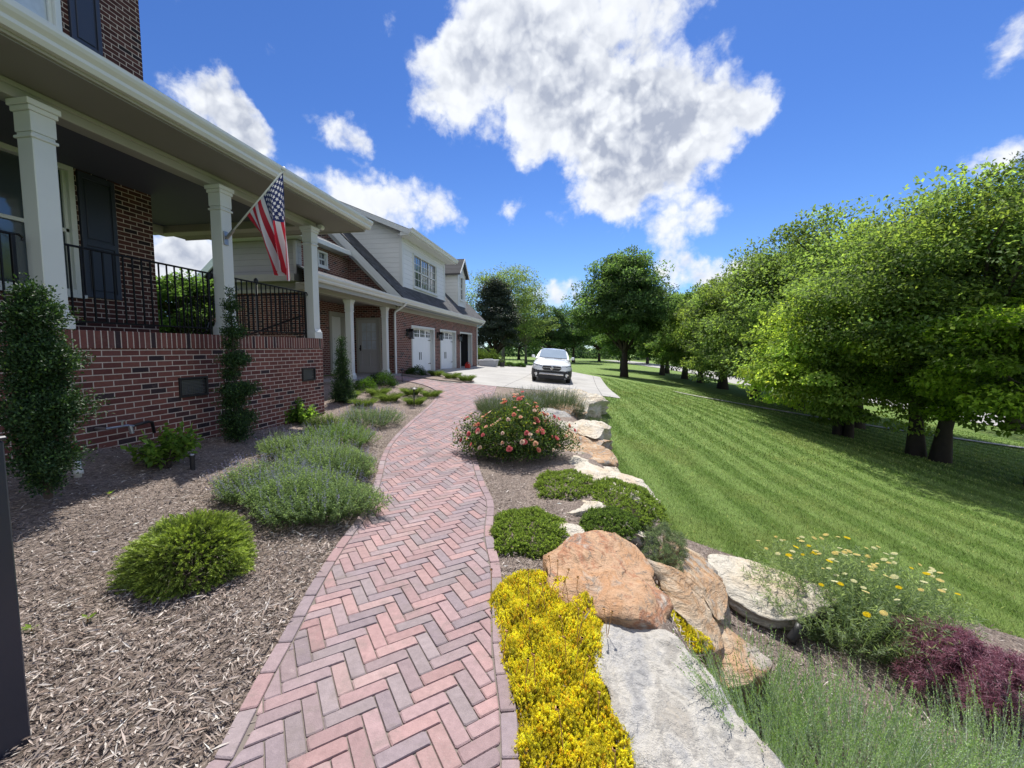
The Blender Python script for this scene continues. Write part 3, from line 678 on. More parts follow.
sd_ = m1.build('side_door_frame', M['cream'], H)
B('side_door', M['white'], sd_, (-8.89, -8.85, 13.62, 14.38, .62, 2.7))
# ---- entry porch: low roof, beam, two columns, floor
B('entry_slab', M['porchfloor'], H, (-8.8, -6.7, 10.9, 14.88, .3, .585), bev=.01)
for y in (11.85, 14.2): column(y, -6.99, .18, .585, 3.02, 'entry_column')
B('entry_beam', M['cream'], H, (-7.11, -6.87, 9.6, 14.896, 3.02, 3.2), bev=.006)
m1 = MB(); m1.prism([(-7.11, 9.7), (-7.11, 14.896), (-8.749, 14.896), (-8.749, 11.9)], 'z', 3.16, 3.19); m1.build('entry_ceiling', M['soffit'], H)
m1 = MB(); m1.add([(-6.5, 9.4, 3.40), (-6.5, 14.895, 3.40), (-8.749, 14.895, 4.16), (-8.749, 11.9, 4.16), (-6.5, 9.4, 3.36), (-6.5, 14.895, 3.36), (-8.749, 14.895, 4.10), (-8.749, 11.9, 4.10)], [(0, 1, 2, 3), (7, 6, 5, 4), (0, 3, 7, 4)]); m1.build('entry_roof', M['roof'], H)
# ---- garage block
GD = [(16.36, 19.12), (19.92, 22.6), (23.4, 26.1)]
m1 = MB(); wallx(m1, -7.15, -6.9, 14.9, 27.4, -.1, 3.1, [(a, b, -.1, 2.5) for a, b in GD])
wally(m1, 27.15, 27.4, -14, -7.15, -.1, 3.1)
wally(m1, 14.9, 15.15, -8.58, -7.15, -.1, 3.1, [(-8.52, -7.50, .585, 2.7)]); wally(m1, 14.9, 15.15, -14, -8.58, -.1, 3.1)
# gable brick above
gz = lambda x: 3.42+(-6.6-x)*1.0
WN = (-10.15, -9.66, 4.6, 5.5)
def gab(x0, x1, zb0=3.1):
    m1.add([(x0, 14.9, zb0), (x1, 14.9, zb0), (x1, 14.9, gz(x1)), (x0, 14.9, gz(x0)), (x0, 15.1, zb0), (x1, 15.1, zb0), (x1, 15.1, gz(x1)), (x0, 15.1, gz(x0))], [(0, 1, 2, 3), (5, 4, 7, 6), (1, 5, 6, 2), (4, 0, 3, 7), (3, 2, 6, 7), (0, 4, 5, 1)])
gab(-9.66, -6.92); gab(-10.15, -9.66, 5.5); m1.box(-10.15, -9.66, 14.9, 15.1, 3.1, 4.6); gab(-11.0, -10.15)
m1.build('garage_wall', M['brick'], H)
m1 = MB(); x0, x1, z0, z1 = WN; y = 14.9
m1.box(x0, x0+.06, y-.03, y+.08, z0, z1, .003); m1.box(x1-.06, x1, y-.03, y+.08, z0, z1, .003); m1.box(x0+.06, x1-.06, y-.03, y+.08, z1-.06, z1, .003); m1.box(x0-.05, x1+.05, y-.05, y+.08, z0-.05, z0, .003); m1.box(x0-.08, x1+.1, y-.1, y-.003, z1, z1+.12, .01)
m1.box((x0+x1)/2-.012, (x0+x1)/2+.012, y, y+.03, z0, z1-.06); m1.box(x0+.06, x1-.06, y-.005, y+.04, (z0+z1)/2-.03, (z0+z1)/2+.03)
wn = m1.build('window', M['white'], H); B('pane', M['glass'], wn, (x0+.05, x1-.05, y+.045, y+.055, z0+.01, z1-.05))
# roof slabs (45 degrees)
m1 = MB()
m1.prism([(-6.42, 3.30), (-6.36, 3.36), (-11.0, 8.0), (-11.0, 7.86)], 'y', 14.55, 27.75)
m1.prism([(-11.0, 7.86), (-11.0, 8.0), (-15.6, 3.4), (-15.5, 3.36)], 'y', 14.55, 27.75)
m1.build('garage_roof', M['roof'], H)
m1 = MB()
for (a, b) in ((14.50, 14.545),):
    m1.prism([(-6.55, 3.10), (-6.42, 3.28), (-6.40, 3.335), (-11.0, 7.93), (-11.0, 7.65)], 'y', a, b)
m1.prism([(-6.86, 3.2), (-6.68, 3.2), (-11.0, 7.5), (-11.0, 7.3)], 'y', 14.84, 14.895)
m1.build('rake_board', M['white'], H)
m1 = MB(); m1.box(-6.9, -6.50, 14.90, 27.7, 3.10, 3.13); m1.box(-6.52, -6.50, 9.35, 27.72, 3.08, 3.30, .003); m1.box(-6.865, -6.52, 9.4, 14.89, 3.14, 3.17); m1.box(-6.899, -6.85, 14.9, 27.4, 2.96, 3.095, .004)
m1.build('fascia', M['cream'], H)
g2 = [(a+(-6.498+4.688), b-.96) for a, b in G_]
m1 = MB(); m1.prism(g2, 'y', 9.3, 27.75); m1.build('gutter', M['white'], H)
def downspout(y, x=-6.86, ztop=3.2, zb=.45, xo=-6.42):
    m1 = MB(); m1.tube([(xo, y, ztop+.05), (xo, y, ztop-.03), (x+.02, y, ztop-.3), (x, y, ztop-.42), (x, y, zb+.1), (x+.15, y, zb)], .045, 8)
    return m1.build('downspout', M['white'], H, smooth=True)
downspout(14.75); downspout(27.3, zb=.35)
# doors of the garage
def gdoor(y0, y1, zb):
    m1 = MB(); m1.box(-6.93, -6.875, y0-.0, y0+.09, zb, 2.5, .004); m1.box(-6.93, -6.875, y1-.09, y1, zb, 2.5, .004); m1.box(-6.93, -6.874, y0+.09, y1-.09, 2.4, 2.5, .004)
    m1.box(-7.15, -6.93, y1-.03, y1, zb, 2.5); m1.box(-7.15, -6.93, y0, y0+.03, zb, 2.5)
    return m1.build('garage_door_frame', M['white'], H)
for i, (a, b) in enumerate(GD):
    zb = .57-.012*(a-16); gdoor(a, b, zb-.1)
    if i == 2: continue
    m1 = MB(); y0, y1 = a+.03, b-.03; X = -7.10; z0, z1 = zb-.1, 2.46; hs = (z1-z0)
    m1.box(X-.03, X, y0, y1, z0, z1)
    for r_ in range(4): m1.box(X, X+.006, y0, y1, z0+hs*r_/4+.008, z0+hs*(r_+1)/4-.008, .003)
    n_ = 8
    for c in range(n_):
        ya, yb = y0+(y1-y0)*c/n_+.02, y0+(y1-y0)*(c+1)/n_-.02
        m1.box(X+.004, X+.013, ya, yb, z0+.05, z0+hs*.75-.03, .004)
    d_ = m1.build('garage_door', M['gdoor'], H)
    for c in range(4):                                       # arched lights of the top section
        ya, yb = y0+(y1-y0)*c/4+.09, y0+(y1-y0)*(c+1)/4-.09; zs = z0+hs*.79; zt = z0+hs*.95
        m2 = MB()
        arc = lambda yy: zt-.13*((yy-(y0+y1)/2)/((y1-y0)/2))**2
        m2.prism([(ya, zs), (yb, zs), (yb, arc(yb)), ((ya+yb)/2, arc((ya+yb)/2)), (ya, arc(ya))], 'x', X+.004, X+.010)
        w_ = m2.build('door_light', M['glass'], d_)
        m2 = MB()
        for q in (.33, .66): yy = ya+(yb-ya)*q; m2.box(X+.0105, X+.02, yy-.012, yy+.012, zs, arc(yy))
        m2.box(X+.0106, X+.019, ya, yb, (zs+zt)/2-.03, (zs+zt)/2-.006)
        m2.build('muntin', M['gdoor'], d_)
    ym = (y0+y1)/2
    for s in (-.1, .1): m2 = MB(); m2.box(X+.013, X+.04, ym+s-.012, ym+s+.012, z0+hs*.28, z0+hs*.45, .004); m2.build('handle', M['iron'], d_)
    for z in (z0+.35, z0+hs*.72):
        for q, s in ((y0+.05, 1), (y1-.05, -1)): m2 = MB(); m2.prism([(q, z-.02), (q+.34*s, z-.006), (q+.34*s, z+.006), (q, z+.02)], 'x', X+.014, X+.03); m2.build('strap_hinge', M['iron'], d_)
# dark room behind the open third door
a, b = GD[2]
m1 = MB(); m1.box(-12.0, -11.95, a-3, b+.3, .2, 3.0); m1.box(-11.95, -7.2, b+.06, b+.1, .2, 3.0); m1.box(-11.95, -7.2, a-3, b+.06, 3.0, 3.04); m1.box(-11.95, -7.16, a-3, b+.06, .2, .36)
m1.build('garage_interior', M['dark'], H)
# wall lanterns by the garage doors
for y in (19.5, 23.0, 15.9):
    m1 = MB(); x = -6.89
    m1.box(x, x+.03, y-.06, y+.06, 2.02, 2.32, .006); m1.tube([(x+.03, y, 2.26), (x+.12, y, 2.36), (x+.18, y, 2.30)], .012, 6)
    m1.prism([(y-.10, 2.2), (y+.10, 2.2), (y+.02, 2.32), (y-.02, 2.32)], 'x', x+.09, x+.27); 
    for s in (-1, 1):
        for q in (-1, 1): m1.box(x+.18+.075*q-.008, x+.18+.075*q+.008, y+.075*s-.008, y+.075*s+.008, 1.95, 2.2)
    m1.box(x+.09, x+.27, y-.09, y+.09, 1.92, 1.95, .004); L_ = m1.build('wall_lantern', M['iron'], H)
    B('lantern_glass', M['glass'], L_, (x+.12, x+.24, y-.06, y+.06, 1.96, 2.19))
# entry door, facing the viewer
m1 = MB(); X0, X1 = -8.52, -7.50; y = 14.9
m1.box(X0, X0+.09, y-.03, y+.1, .59, 2.7, .004); m1.box(X1-.09, X1, y-.03, y+.1, .59, 2.7, .004); m1.box(X0+.09, X1-.09, y-.03, y+.1, 2.62, 2.7, .004); m1.box(X0+.09, X1-.09, y-.04, y+.1, .59, .62, .004)
m1.build('entry_door_frame', M['cream'], H)
m1 = MB(); a, b = X0+.09, X1-.09; m1.box(a, b, y+.04, y+.08, .62, 2.62)
for (p_, q_, r_, s_) in ((a, a+.13, .62, 2.62), (b-.13, b, .62, 2.62), (a+.13, b-.13, 2.5, 2.62), (a+.13, b-.13, 1.35, 1.50), (a+.13, b-.13, .62, .82)): m1.box(p_, q_, y+.02, y+.04, r_, s_, .004)
for q in (.33,): 
    xm = (a+b)/2; m1.box(xm-.03, xm+.03, y+.021, y+.039, .82, 1.35, .003)
ed = m1.build('entry_door', M['door'], H)
m1 = MB(); m1.box(a+.13, b-.13, y+.030, y+.036, 1.5, 2.5); m1.build('pane', M['curtain'], ed)
m1 = MB()
for i in range(1, 3): xx = a+.13+(b-a-.26)*i/3; m1.box(xx-.012, xx+.012, y+.020, y+.029, 1.5, 2.5)
for i in range(1, 3): z = 1.5+i/3; m1.box(a+.13, b-.13, y+.0205, y+.0285, z-.012, z+.012)
m1.build('muntin', M['door'], ed)
m1 = MB(); m1.lathe((a+.065, y+.02, 1.52), [(.012, 0), (.012, -.03), (.03, -.035), (.034, -.055), (.02, -.07)], 12, axis='y'); m1.box(a+.04, a+.09, y+.012, y+.02, 1.44, 1.66, .003); m1.build('handle', M['iron'], ed)
# main dormer
DY0, DY1 = 15.8, 21.05
m1 = MB()
wallx(m1, -7.02, -7.0, DY0, DY1, 3.8, 6.15, [(16.9, 19.8, 4.12, 5.55)])
for Yq, o_ in ((DY0, 0), (DY1, 1)):
    v = [(-7.0, Yq, 3.85), (-7.0, Yq, 6.18), (-11.0, Yq, 7.86), (-11.0, Yq, 7.6)]
    m1.add(v, [(0, 1, 2, 3)] if o_ == 0 else [(3, 2, 1, 0)])
dm = m1.build('dormer_wall', M['siding'], H)
m1 = MB()
for (a, b) in ((DY0-.005, DY0+.12), (DY1-.12, DY1+.005)): m1.box(-6.998, -6.975, a, b, 3.95, 5.95)
m1.box(-7.10, -6.975, DY0-.022, DY0-.005, 3.96, 5.95); m1.box(-6.997, -6.97, DY0+.12, DY1-.12, 5.78, 5.95); m1.build('corner_board', M['white'], H)
m1 = MB(); sl = .42
m1.prism([(-6.55, 6.02), (-6.55, 6.12), (-11.0, 6.12+4.45*sl), (-11.0, 6.0+4.45*sl)], 'y', DY0-.35, DY1+.35); m1.build('dormer_roof', M['roof'], H)
m1 = MB(); m1.box(-6.55, -6.50, DY0-.38, DY1+.38, 5.92, 6.12, .004); m1.box(-7.0, -6.55, DY0-.3, DY1+.3, 5.93, 5.96)
m1.prism([(-6.55, 5.90), (-6.55, 6.10), (-11.0, 6.10+4.45*sl), (-11.0, 5.92+4.45*sl)], 'y', DY0-.38, DY0-.352)
m1.prism([(-6.9, 5.88), (-6.56, 5.88), (-6.56, 5.99), (-6.9, 6.02)], 'y', DY0-.351, DY0-.003)
m1.prism([(a+(-6.498+4.688), b+1.80) for a, b in G_], 'y', DY0-.42, DY1+.42)
m1.build('dormer_fascia', M['white'], H)
windowx(-6.99, 16.9, 19.8, 4.12, 5.55, cols_=3, rows=4, mull=3)
# small gabled dormer
a, b = 23.4, 24.95; mid = (a+b)/2
m1 = MB(); wallx(m1, -7.02, -7.0, a, b, 3.8, 5.9, [(23.8, 24.55, 4.35, 5.75)]); m1.add([(-7.0, a, 5.9), (-7.0, b, 5.9), (-7.0, mid, 6.65)], [(0, 1, 2)])
for Yq in (a, b): m1.add([(-7.0, Yq, 3.85), (-7.0, Yq, 5.9), (-9.3, Yq, 5.9), (-9.3, Yq, 6.0)], [(0, 1, 2, 3)])
m1.build('dormer_wall', M['siding'], H)
m1 = MB()
for s, (p_, q_) in ((1, (a-.2, 5.72)), (-1, (b+.2, 5.72))):
    m1.add([(-6.8, p_, q_), (-6.8, mid, 6.72), (-9.9, mid, 6.72), (-9.9, p_, q_), (-6.8, p_, q_+.08), (-6.8, mid, 6.80), (-9.9, mid, 6.80), (-9.9, p_, q_+.08)], [(0, 1, 2, 3), (4, 5, 6, 7), (0, 1, 5, 4), (0, 3, 7, 4)])
m1.build('dormer_roof', M['roof'], H)
m1 = MB()
for p_ in (a-.22, b+.22):
    m1.add([(-6.79, p_, 5.66), (-6.79, mid, 6.66), (-6.79, mid, 6.80), (-6.79, p_, 5.80), (-6.76, p_, 5.66), (-6.76, mid, 6.66), (-6.76, mid, 6.80), (-6.76, p_, 5.80)], [(0, 1, 2, 3), (4, 5, 6, 7), (0, 1, 5, 4), (3, 2, 6, 7)])
m1.box(-7.02, -6.97, a-.01, a+.1, 3.9, 5.9); m1.box(-7.02, -6.97, b-.1, b+.01, 3.9, 5.9); m1.build('dormer_fascia', M['white'], H)
windowx(-6.99, 23.8, 24.55, 4.35, 5.75, cols_=2, rows=4)
# security light under the porch corner
m1 = MB(); m1.box(-5.50, -5.42, 8.10, 8.18, 4.02, 4.118, .01); m1.lathe((-5.46, 8.06, 4.02), [(.05, 0), (.055, -.06), (.045, -.09)], 14, axis='y'); m1.lathe((-5.30, 8.06, 4.03), [(.05, 0), (.055, -.06), (.045, -.09)], 14, axis='y'); m1.tube([(-5.46, 8.1, 4.06), (-5.30, 8.1, 4.06)], .012)
m1.build('security_light', M['white'], H)

# ------------------------------------------------------------------ flag
FG = empty('flag', (-5.29, 5.62, 3.2), 'American flag hanging from an angled white pole on the second porch column', 'flag')
bse = Vector((-5.28, 5.62, 3.2)); tip = Vector((-4.28, 5.62, 4.12))
m1 = MB(); m1.tube([bse, tip], .013, 10); m1.lathe(tuple(tip), [(.005, -.01), (.028, .0), (.034, .025), (.02, .05), (.004, .06)], 12); m1.build('flag_pole', M['white'], FG, smooth=True)
m1 = MB(); m1.box(-5.298, -5.285, 5.58, 5.66, 3.10, 3.30, .003); m1.tube([bse-(tip-bse)*.0, bse+(tip-bse)*.12], .024, 10); m1.build('bracket', M['metal'], FG)
m_, t_, p, o = mat('flag_cloth')
uv = t_.new('ShaderNodeUVMap'); sp = t_.new('ShaderNodeSeparateXYZ'); t_.put(sp.inputs[0], uv.outputs[0]); u, v = sp.outputs[0], sp.outputs[1]
st = t_.m('MODULO', t_.m('FLOOR', t_.m('MULTIPLY', v, 13)), 2)
col = t_.mix(t_.m('GREATER_THAN', st, .5), (.42, .012, .03), (.62, .62, .66))
can = t_.m('MULTIPLY', t_.m('LESS_THAN', u, .42), t_.m('GREATER_THAN', v, 6/13))
cu = t_.m('MULTIPLY', u, 12/.42); cv = t_.m('MULTIPLY', t_.m('SUBTRACT', v, 6/13), 10/(7/13))
fu = t_.m('SUBTRACT', t_.m('FRACT', t_.m('ADD', cu, .5)), .5); fv = t_.m('SUBTRACT', t_.m('FRACT', t_.m('ADD', cv, .5)), .5)
par = t_.m('MODULO', t_.m('ADD', t_.m('FLOOR', t_.m('ADD', cu, .5)), t_.m('FLOOR', t_.m('ADD', cv, .5))), 2)
edge = t_.m('MULTIPLY', t_.m('MULTIPLY', t_.m('GREATER_THAN', cu, .5), t_.m('LESS_THAN', cu, 11.5)), t_.m('MULTIPLY', t_.m('GREATER_THAN', cv, .5), t_.m('LESS_THAN', cv, 9.5)))
rr = t_.m('SQRT', t_.m('ADD', t_.m('MULTIPLY', fu, fu), t_.m('MULTIPLY', fv, fv)))
an = t_.m('ARCTAN2', fu, fv); sa = t_.m('ABSOLUTE', t_.m('SUBTRACT', t_.m('FRACT', t_.m('ADD', t_.m('MULTIPLY', an, 5/(2*math.pi)), 10.5)), .5))
star = t_.m('LESS_THAN', rr, t_.m('SUBTRACT', .62, t_.m('MULTIPLY', t_.m('SUBTRACT', .5, sa), .7)))
star = t_.m('MULTIPLY', t_.m('MULTIPLY', star, edge), t_.m('LESS_THAN', par, .5))
blue = t_.mix(star, (.012, .022, .10), (.62, .62, .66))
c = t_.mix(can, col, blue); t_.put(p.inputs['Base Color'], c); p.inputs['Roughness'].default_value = .6; p.inputs['Sheen Weight'].default_value = .1
tr = t_.new('ShaderNodeBsdfTranslucent'); t_.put(tr.inputs[0], c); mx = t_.new('ShaderNodeMixShader'); mx.inputs[0].default_value = .35
t_.l.new(p.outputs[0], mx.inputs[1]); t_.l.new(tr.outputs[0], mx.inputs[2]); t_.l.new(mx.outputs[0], o.inputs[0])
ns, nt = 60, 90
s0 = bse+(tip-bse)*.36; s1 = bse+(tip-bse)*.985
def bez(a, b, c, d, t): return a*(1-t)**3+b*3*t*(1-t)**2+c*3*t*t*(1-t)+d*t**3
V = np.zeros((ns+1, nt+1, 3)); UVv = np.zeros((ns+1, nt+1, 2))
for i in range(ns+1):
    s = i/ns; hp = s0+(s1-s0)*s
    end0 = Vector((-4.46, 5.62, 2.70)); end1 = Vector((-4.24, 5.62, 2.58))
    e = end0.lerp(end1, s); e.z -= .06*math.sin(s*9); 
    c1 = hp+Vector((.06*(1-s)+.0, 0, -.14-.25*s)); c2 = e+Vector((-.10*(1-s), 0, .35))
    for j in range(nt+1):
        tt = j/nt; q = bez(hp, c1, c2, e, tt)
        amp = .085*min(1, tt*1.6)
        q = q+Vector((.02*math.sin(s*13+2*tt)*tt, amp*math.sin(s*15+tt*2.2+.6)+.02*math.sin(s*31+tt*5)*tt, 0))
        V[i, j] = q; UVv[i, j] = (tt, s)
idx = np.arange((ns+1)*(nt+1)).reshape(ns+1, nt+1)
Q = np.stack([idx[:-1, :-1], idx[1:, :-1], idx[1:, 1:], idx[:-1, 1:]], -1).reshape(-1, 4)
obj('flag_cloth', V.reshape(-1, 3), Q, m_, FG, smooth=True, uvs=UVv.reshape(-1, 2)[Q.reshape(-1)])

# pole with a black knob standing on the porch
pl = empty('porch_pole', (-6.9, 8.05, 1.75), 'thin pale pole with a black knob seen behind the porch railing', 'pole')
m1 = MB(); m1.tube([(-6.9, 8.05, .3), (-6.9, 8.05, 2.95)], .022, 8); m1.build('shaft', M['cream'], pl, smooth=True)
m1 = MB(); m1.lathe((-6.9, 8.05, 2.93), [(.02, 0), (.045, .03), (.045, .08), (.015, .12)], 12); m1.build('knob', M['blackp'], pl, smooth=True)

# outbuilding glimpsed through the porch
OB = empty('neighbour_house', (-21, 24, .2), 'pale gabled house with brick base seen through the porch opening', 'house')
m1 = MB(); m1.box(-21.4, -12, 20, 32, 0, 4.1); m1.build('wall', M['brick'], OB)
m1 = MB(); m1.prism([(-21.4, 4.1), (-12.6, 4.1), (-17.0, 8.1)], 'y', 20.0, 31.9); m1.build('gable', M['sidingd'], OB)
m1 = MB(); m1.prism([(-22.2, 3.75), (-17.0, 8.3), (-17.0, 8.5), (-22.3, 3.95)], 'y', 19.9, 32.4); m1.prism([(-11.8, 3.75), (-11.7, 3.95), (-17.0, 8.5), (-17.0, 8.3)], 'y', 19.9, 32.4); m1.build('roof', M['roof'], OB)
m1 = MB(); m1.prism([(-22.3, 3.6), (-17.0, 8.1), (-17.0, 8.51), (-22.35, 4.0)], 'y', 19.80, 19.89); m1.box(-21.7, -12, 19.90, 19.98, 3.85, 4.12); m1.build('rake_board', M['white'], OB)
# ------------------------------------------------------------------ rocks
from mathutils import noise as mn
def rockmat(name, stops, sc=2.2, grain=.7, vein=.7, vs=(.8, .5, 6), vd=1.5):
    m_, t_, p, o = mat(name); g = geopos(t_)
    wv_ = t_.v('MULTIPLY', g, (1.0, .55, 2.2))
    n = t_.noise(wv_, sc, 8, .62, .6); n2 = t_.noise(g, 35, 6, .7); n3 = t_.noise(g, 130, 3, .6); n4 = t_.noise(t_.v('MULTIPLY', g, vs), 7, 6, .7, vd)
    c = t_.ramp(n, stops)
    c = t_.v('SCALE', c, scale=t_.m('ADD', 1-grain*.5, t_.m('MULTIPLY', n2, grain)))
    c = t_.mix(t_.m('MULTIPLY', t_.smooth(n4, .55, .62), vein), c, tuple(x*.45 for x in stops[0][1]))
    c = t_.mix(t_.m('MULTIPLY', t_.smooth(n3, .6, .8), .5), c, (.42, .40, .36))
    t_.put(p.inputs['Base Color'], c); p.inputs['Roughness'].default_value = .9; p.inputs['Specular IOR Level'].default_value = .25
    t_.put(p.inputs['Normal'], t_.bump(t_.m('ADD', t_.m('MULTIPLY', n4, 2.2), t_.m('ADD', n2, t_.m('MULTIPLY', n3, .3))), .9, .018))
    return m_
M['rk_grey'] = rockmat('grey_white_stone', [(.3, (.23, .23, .235)), (.43, (.39, .38, .365)), (.52, (.47, .445, .40)), (.60, (.35, .33, .30)), (.7, (.43, .385, .32))], 5.5, .8, .3, (1.5, 1.2, 3), .4)
M['rk_orange'] = rockmat('rusty_orange_stone', [(.32, (.46, .40, .33)), (.42, (.46, .26, .14)), (.52, (.50, .33, .21)), (.58, (.38, .18, .10)), (.66, (.52, .47, .40))], 2.8)
M['rk_tan'] = rockmat('tan_stone', [(.32, (.34, .30, .25)), (.43, (.50, .40, .29)), (.52, (.44, .27, .15)), (.58, (.36, .32, .27)), (.68, (.54, .49, .42))], 2.8)
M['rk_cream'] = rockmat('cream_stone', [(.3, (.44, .39, .31)), (.45, (.58, .54, .46)), (.6, (.54, .45, .33)), (.72, (.62, .60, .55))], 1.9)
ROCKS = []
def chaikin(P, n=2):
    for _ in range(n):
        Q = []
        for i in range(len(P)):
            a, b = P[i], P[(i+1) % len(P)]; Q += [a*.86+b*.14, a*.14+b*.86]
        P = Q
    return P
def slab(label, px, z, th, m_, seed=0, tilt=(0, 0), rough=.03, under=.05, edge=.07, chips=(9, .3, .55), name='boulder', group='boulders edging the garden bed'):
    P = [np.array(at(x, y, z)) for x, y in px]
    zt = float(np.percentile([h1(p[0], p[1]) for p in P], 65))+.06
    if zt > z: z = zt; P = [np.array(at(x, y, z)) for x, y in px]
    c = sum(P)/len(P); rg = random.Random(seed); ROCKS.append([tuple(p[:2]) for p in P])
    Q = chaikin([p[:2]-c[:2] for p in P], 1)
    ang = np.array([math.atan2(q[1], q[0]) for q in Q]); rad = np.array([np.hypot(*q) for q in Q]); o_ = np.argsort(ang); ang, rad = ang[o_], rad[o_]
    ang = np.r_[ang-2*math.pi, ang, ang+2*math.pi]; rad = np.r_[rad, rad, rad]
    NA = 180; NR = 34; NS = 26; V = []; rm = rad.mean()
    PL_ = [(rg.uniform(0, 6.28), rg.uniform(.12, chips[2]), rg.uniform(chips[1], .85)) for _ in range(chips[0])]
    for i in range(NR+NS):
        for k in range(NA):
            th_ = 2*math.pi*k/NA-math.pi; r0 = float(np.interp(th_, ang, rad)); cx_, cy_ = math.cos(th_), math.sin(th_)
            r0 *= 1+.05*mn.noise(Vector((cx_*3, cy_*3, seed)))
            if i < NR:
                f = (i/(NR-1))**.8; x, y = cx_*r0*f, cy_*r0*f; e = max(0, (f-(1-edge))/edge); zz = -edge*.25*rm*e*e
            else:
                f = (i-NR+1)/NS
                lay = mn.noise(Vector((cx_*1.2, cy_*1.2, f*3.2+seed*5))); lay = math.floor(lay*5)/5
                f2 = 1+.16*lay-under*f; x, y = cx_*r0*f2, cy_*r0*f2; zz = -edge*.25*rm-th*f
            if i < NR:
                for a_, s_, o2 in PL_:                       # chipped flats
                    pr = x*math.cos(a_)+y*math.sin(a_); zz = min(zz, s_*(o2*rm-pr)) if pr > o2*rm else zz
                zr = zz
            p_ = Vector((x*3+seed*3.1, y*3, zz*3))
            d1 = mn.fractal(p_*.6, 1.0, 2.1, 6)*rough*1.7
            rd = mn.ridged_multi_fractal(p_*.5, 1.0, 2.0, 5, 1.0, 2.0)*rough*.6
            led = math.floor(mn.noise(p_*.7+Vector((9, 3, 1)))*6)/6*rough*1.5
            if i < NR: V.append((c[0]+x+d1*.3, c[1]+y, c[2]+zz+x*tilt[0]+y*tilt[1]+d1+led-rd*.7)); rimz = V[-1][2] if False else None
            else:
                top = V[(NR-1)*NA+k]; f = (i-NR+1)/NS
                V.append((c[0]+x+cx_*(d1*1.6+rd), c[1]+y+cy_*(d1*1.6+rd), top[2]*(1-f)+(c[2]-th)*f+d1*.5*(1-f)))
    Fs = []
    for i in range(NR+NS-1):
        for k in range(NA): Fs.append((i*NA+k, (i+1)*NA+k, (i+1)*NA+(k+1) % NA, i*NA+(k+1) % NA))
    o = obj(name, V, Fs, m_, None, (float(c[0]), float(c[1]), float(c[2]-th)), smooth=True)
    return tag(o, label, 'boulder', group)
Z4 = lambda *p: [(440+x/3.657, 558+y/3.657) for x, y in p]
slab('large flat grey white boulder beside the yellow sedum, nearest the viewer', [(600,632),(612,614),(640,613),(668,625),(690,646),(712,670),(735,702),(760,735),(785,768),(800,820),(700,850),(640,820),(628,750),(610,690),(594,660)], .06, .55, M['rk_grey'], 1, (-.05, .02), .022, chips=(5, .8, .35))
slab('rusty orange boulder with a broad sloping face behind the yellow sedum', [(545,565),(558,548),(590,531),(620,530),(645,543),(655,572),(668,604),(672,622),(640,613),(598,608),(558,590)], .08, .5, M['rk_orange'], 2, (-.14, .05), .03, chips=(6, .7, .4))
slab('long tan stone slab leaning at the right of the orange boulder', [(652,560),(664,556),(690,578),(712,600),(728,622),(712,632),(690,615),(668,590)], -.12, .55, M['rk_tan'], 3, (-.3, .1), .03)
slab('brown fractured boulder between the grey green plant and the cream boulder', [(664,533),(680,528),(700,545),(716,565),(728,600),(718,606),(700,585),(682,560)], -.12, .6, M['rk_tan'], 4, (-.35, .05), .03)
slab('big cream boulder with a shaded underside at the edge of the lawn', [(708,553),(730,547),(762,553),(800,568),(832,584),(820,600),(790,604),(755,596),(728,582),(712,571)], -.42, .30, M['rk_cream'], 5, (-.05, .08), .022, under=.3)
slab('low tan slab with a blunt end below the small yellow sedum', [(690,636),(712,624),(742,640),(764,656),(760,668),(735,676),(712,664)], -.30, .35, M['rk_tan'], 6, (-.15, .05), .025)
slab('pale narrow slab lying between two cushions of dark green groundcover', [(556,501),(572,495),(602,502),(640,514),(649,524),(640,533),(620,521),(590,512),(566,508)], .07, .3, M['rk_cream'], 7, (-.1, 0), .018)
slab('small cream stone beside the round dark green cushion near the path', [(546,519),(560,514),(580,519),(585,529),(575,536),(556,529)], .06, .2, M['rk_cream'], 8, (0, 0), .02)
slab('broad flat cream slab in the middle of the stone edging', [(548,468),(566,453),(592,453),(622,461),(646,480),(657,496),(640,493),(610,485),(580,482),(560,477)], -.06, .45, M['rk_cream'], 9, (-.12, 0), .025)
slab('thin layered grey tan slab just behind the broad flat slab', [(566,445),(584,440),(604,446),(618,458),(600,459),(575,455)], -.02, .35, M['rk_tan'], 10, (-.08, 0), .02)
slab('rough tan stone with a dark hollow under its front edge', [(562,430),(580,425),(602,431),(604,440),(588,443),(568,441)], .04, .35, M['rk_tan'], 11, (0, .03), .035)
slab('blocky tan boulder right of the rose bush by the lawn', [(560,416),(578,412),(597,417),(604,428),(596,436),(574,428)], .10, .5, M['rk_cream'], 12, (0, 0), .04)
slab('rounded tan stone below the lavender clump', [(550,400),(560,396),(571,399),(575,406),(562,409),(552,406)], .14, .4, M['rk_tan'], 13, (0, 0), .045, edge=.4)
slab('pitted pale boulder at the corner of the parking pad', [(574,391),(582,387),(589,391),(588,399),(578,404),(572,399)], .18, .6, M['rk_cream'], 14, (0, 0), .06, edge=.4)
slab('pale stone next to the parking pad, left of the pitted boulder', [(556,388),(566,385),(577,387),(578,392),(566,394)], .12, .4, M['rk_cream'], 15, (0, 0), .05, edge=.4)
slab('low grey stone half buried behind the rose bush', [(536,407),(550,402),(562,409),(566,417),(550,416)], .08, .3, M['rk_grey'], 16, (0, 0), .03, edge=.3)
slab('white boulder under the purple maple at the right border', [(975,660),(1000,650),(1045,648),(1080,690),(1040,720),(1000,700)], -.70, .45, M['rk_grey'], 17, (0, 0), .03, edge=.3)
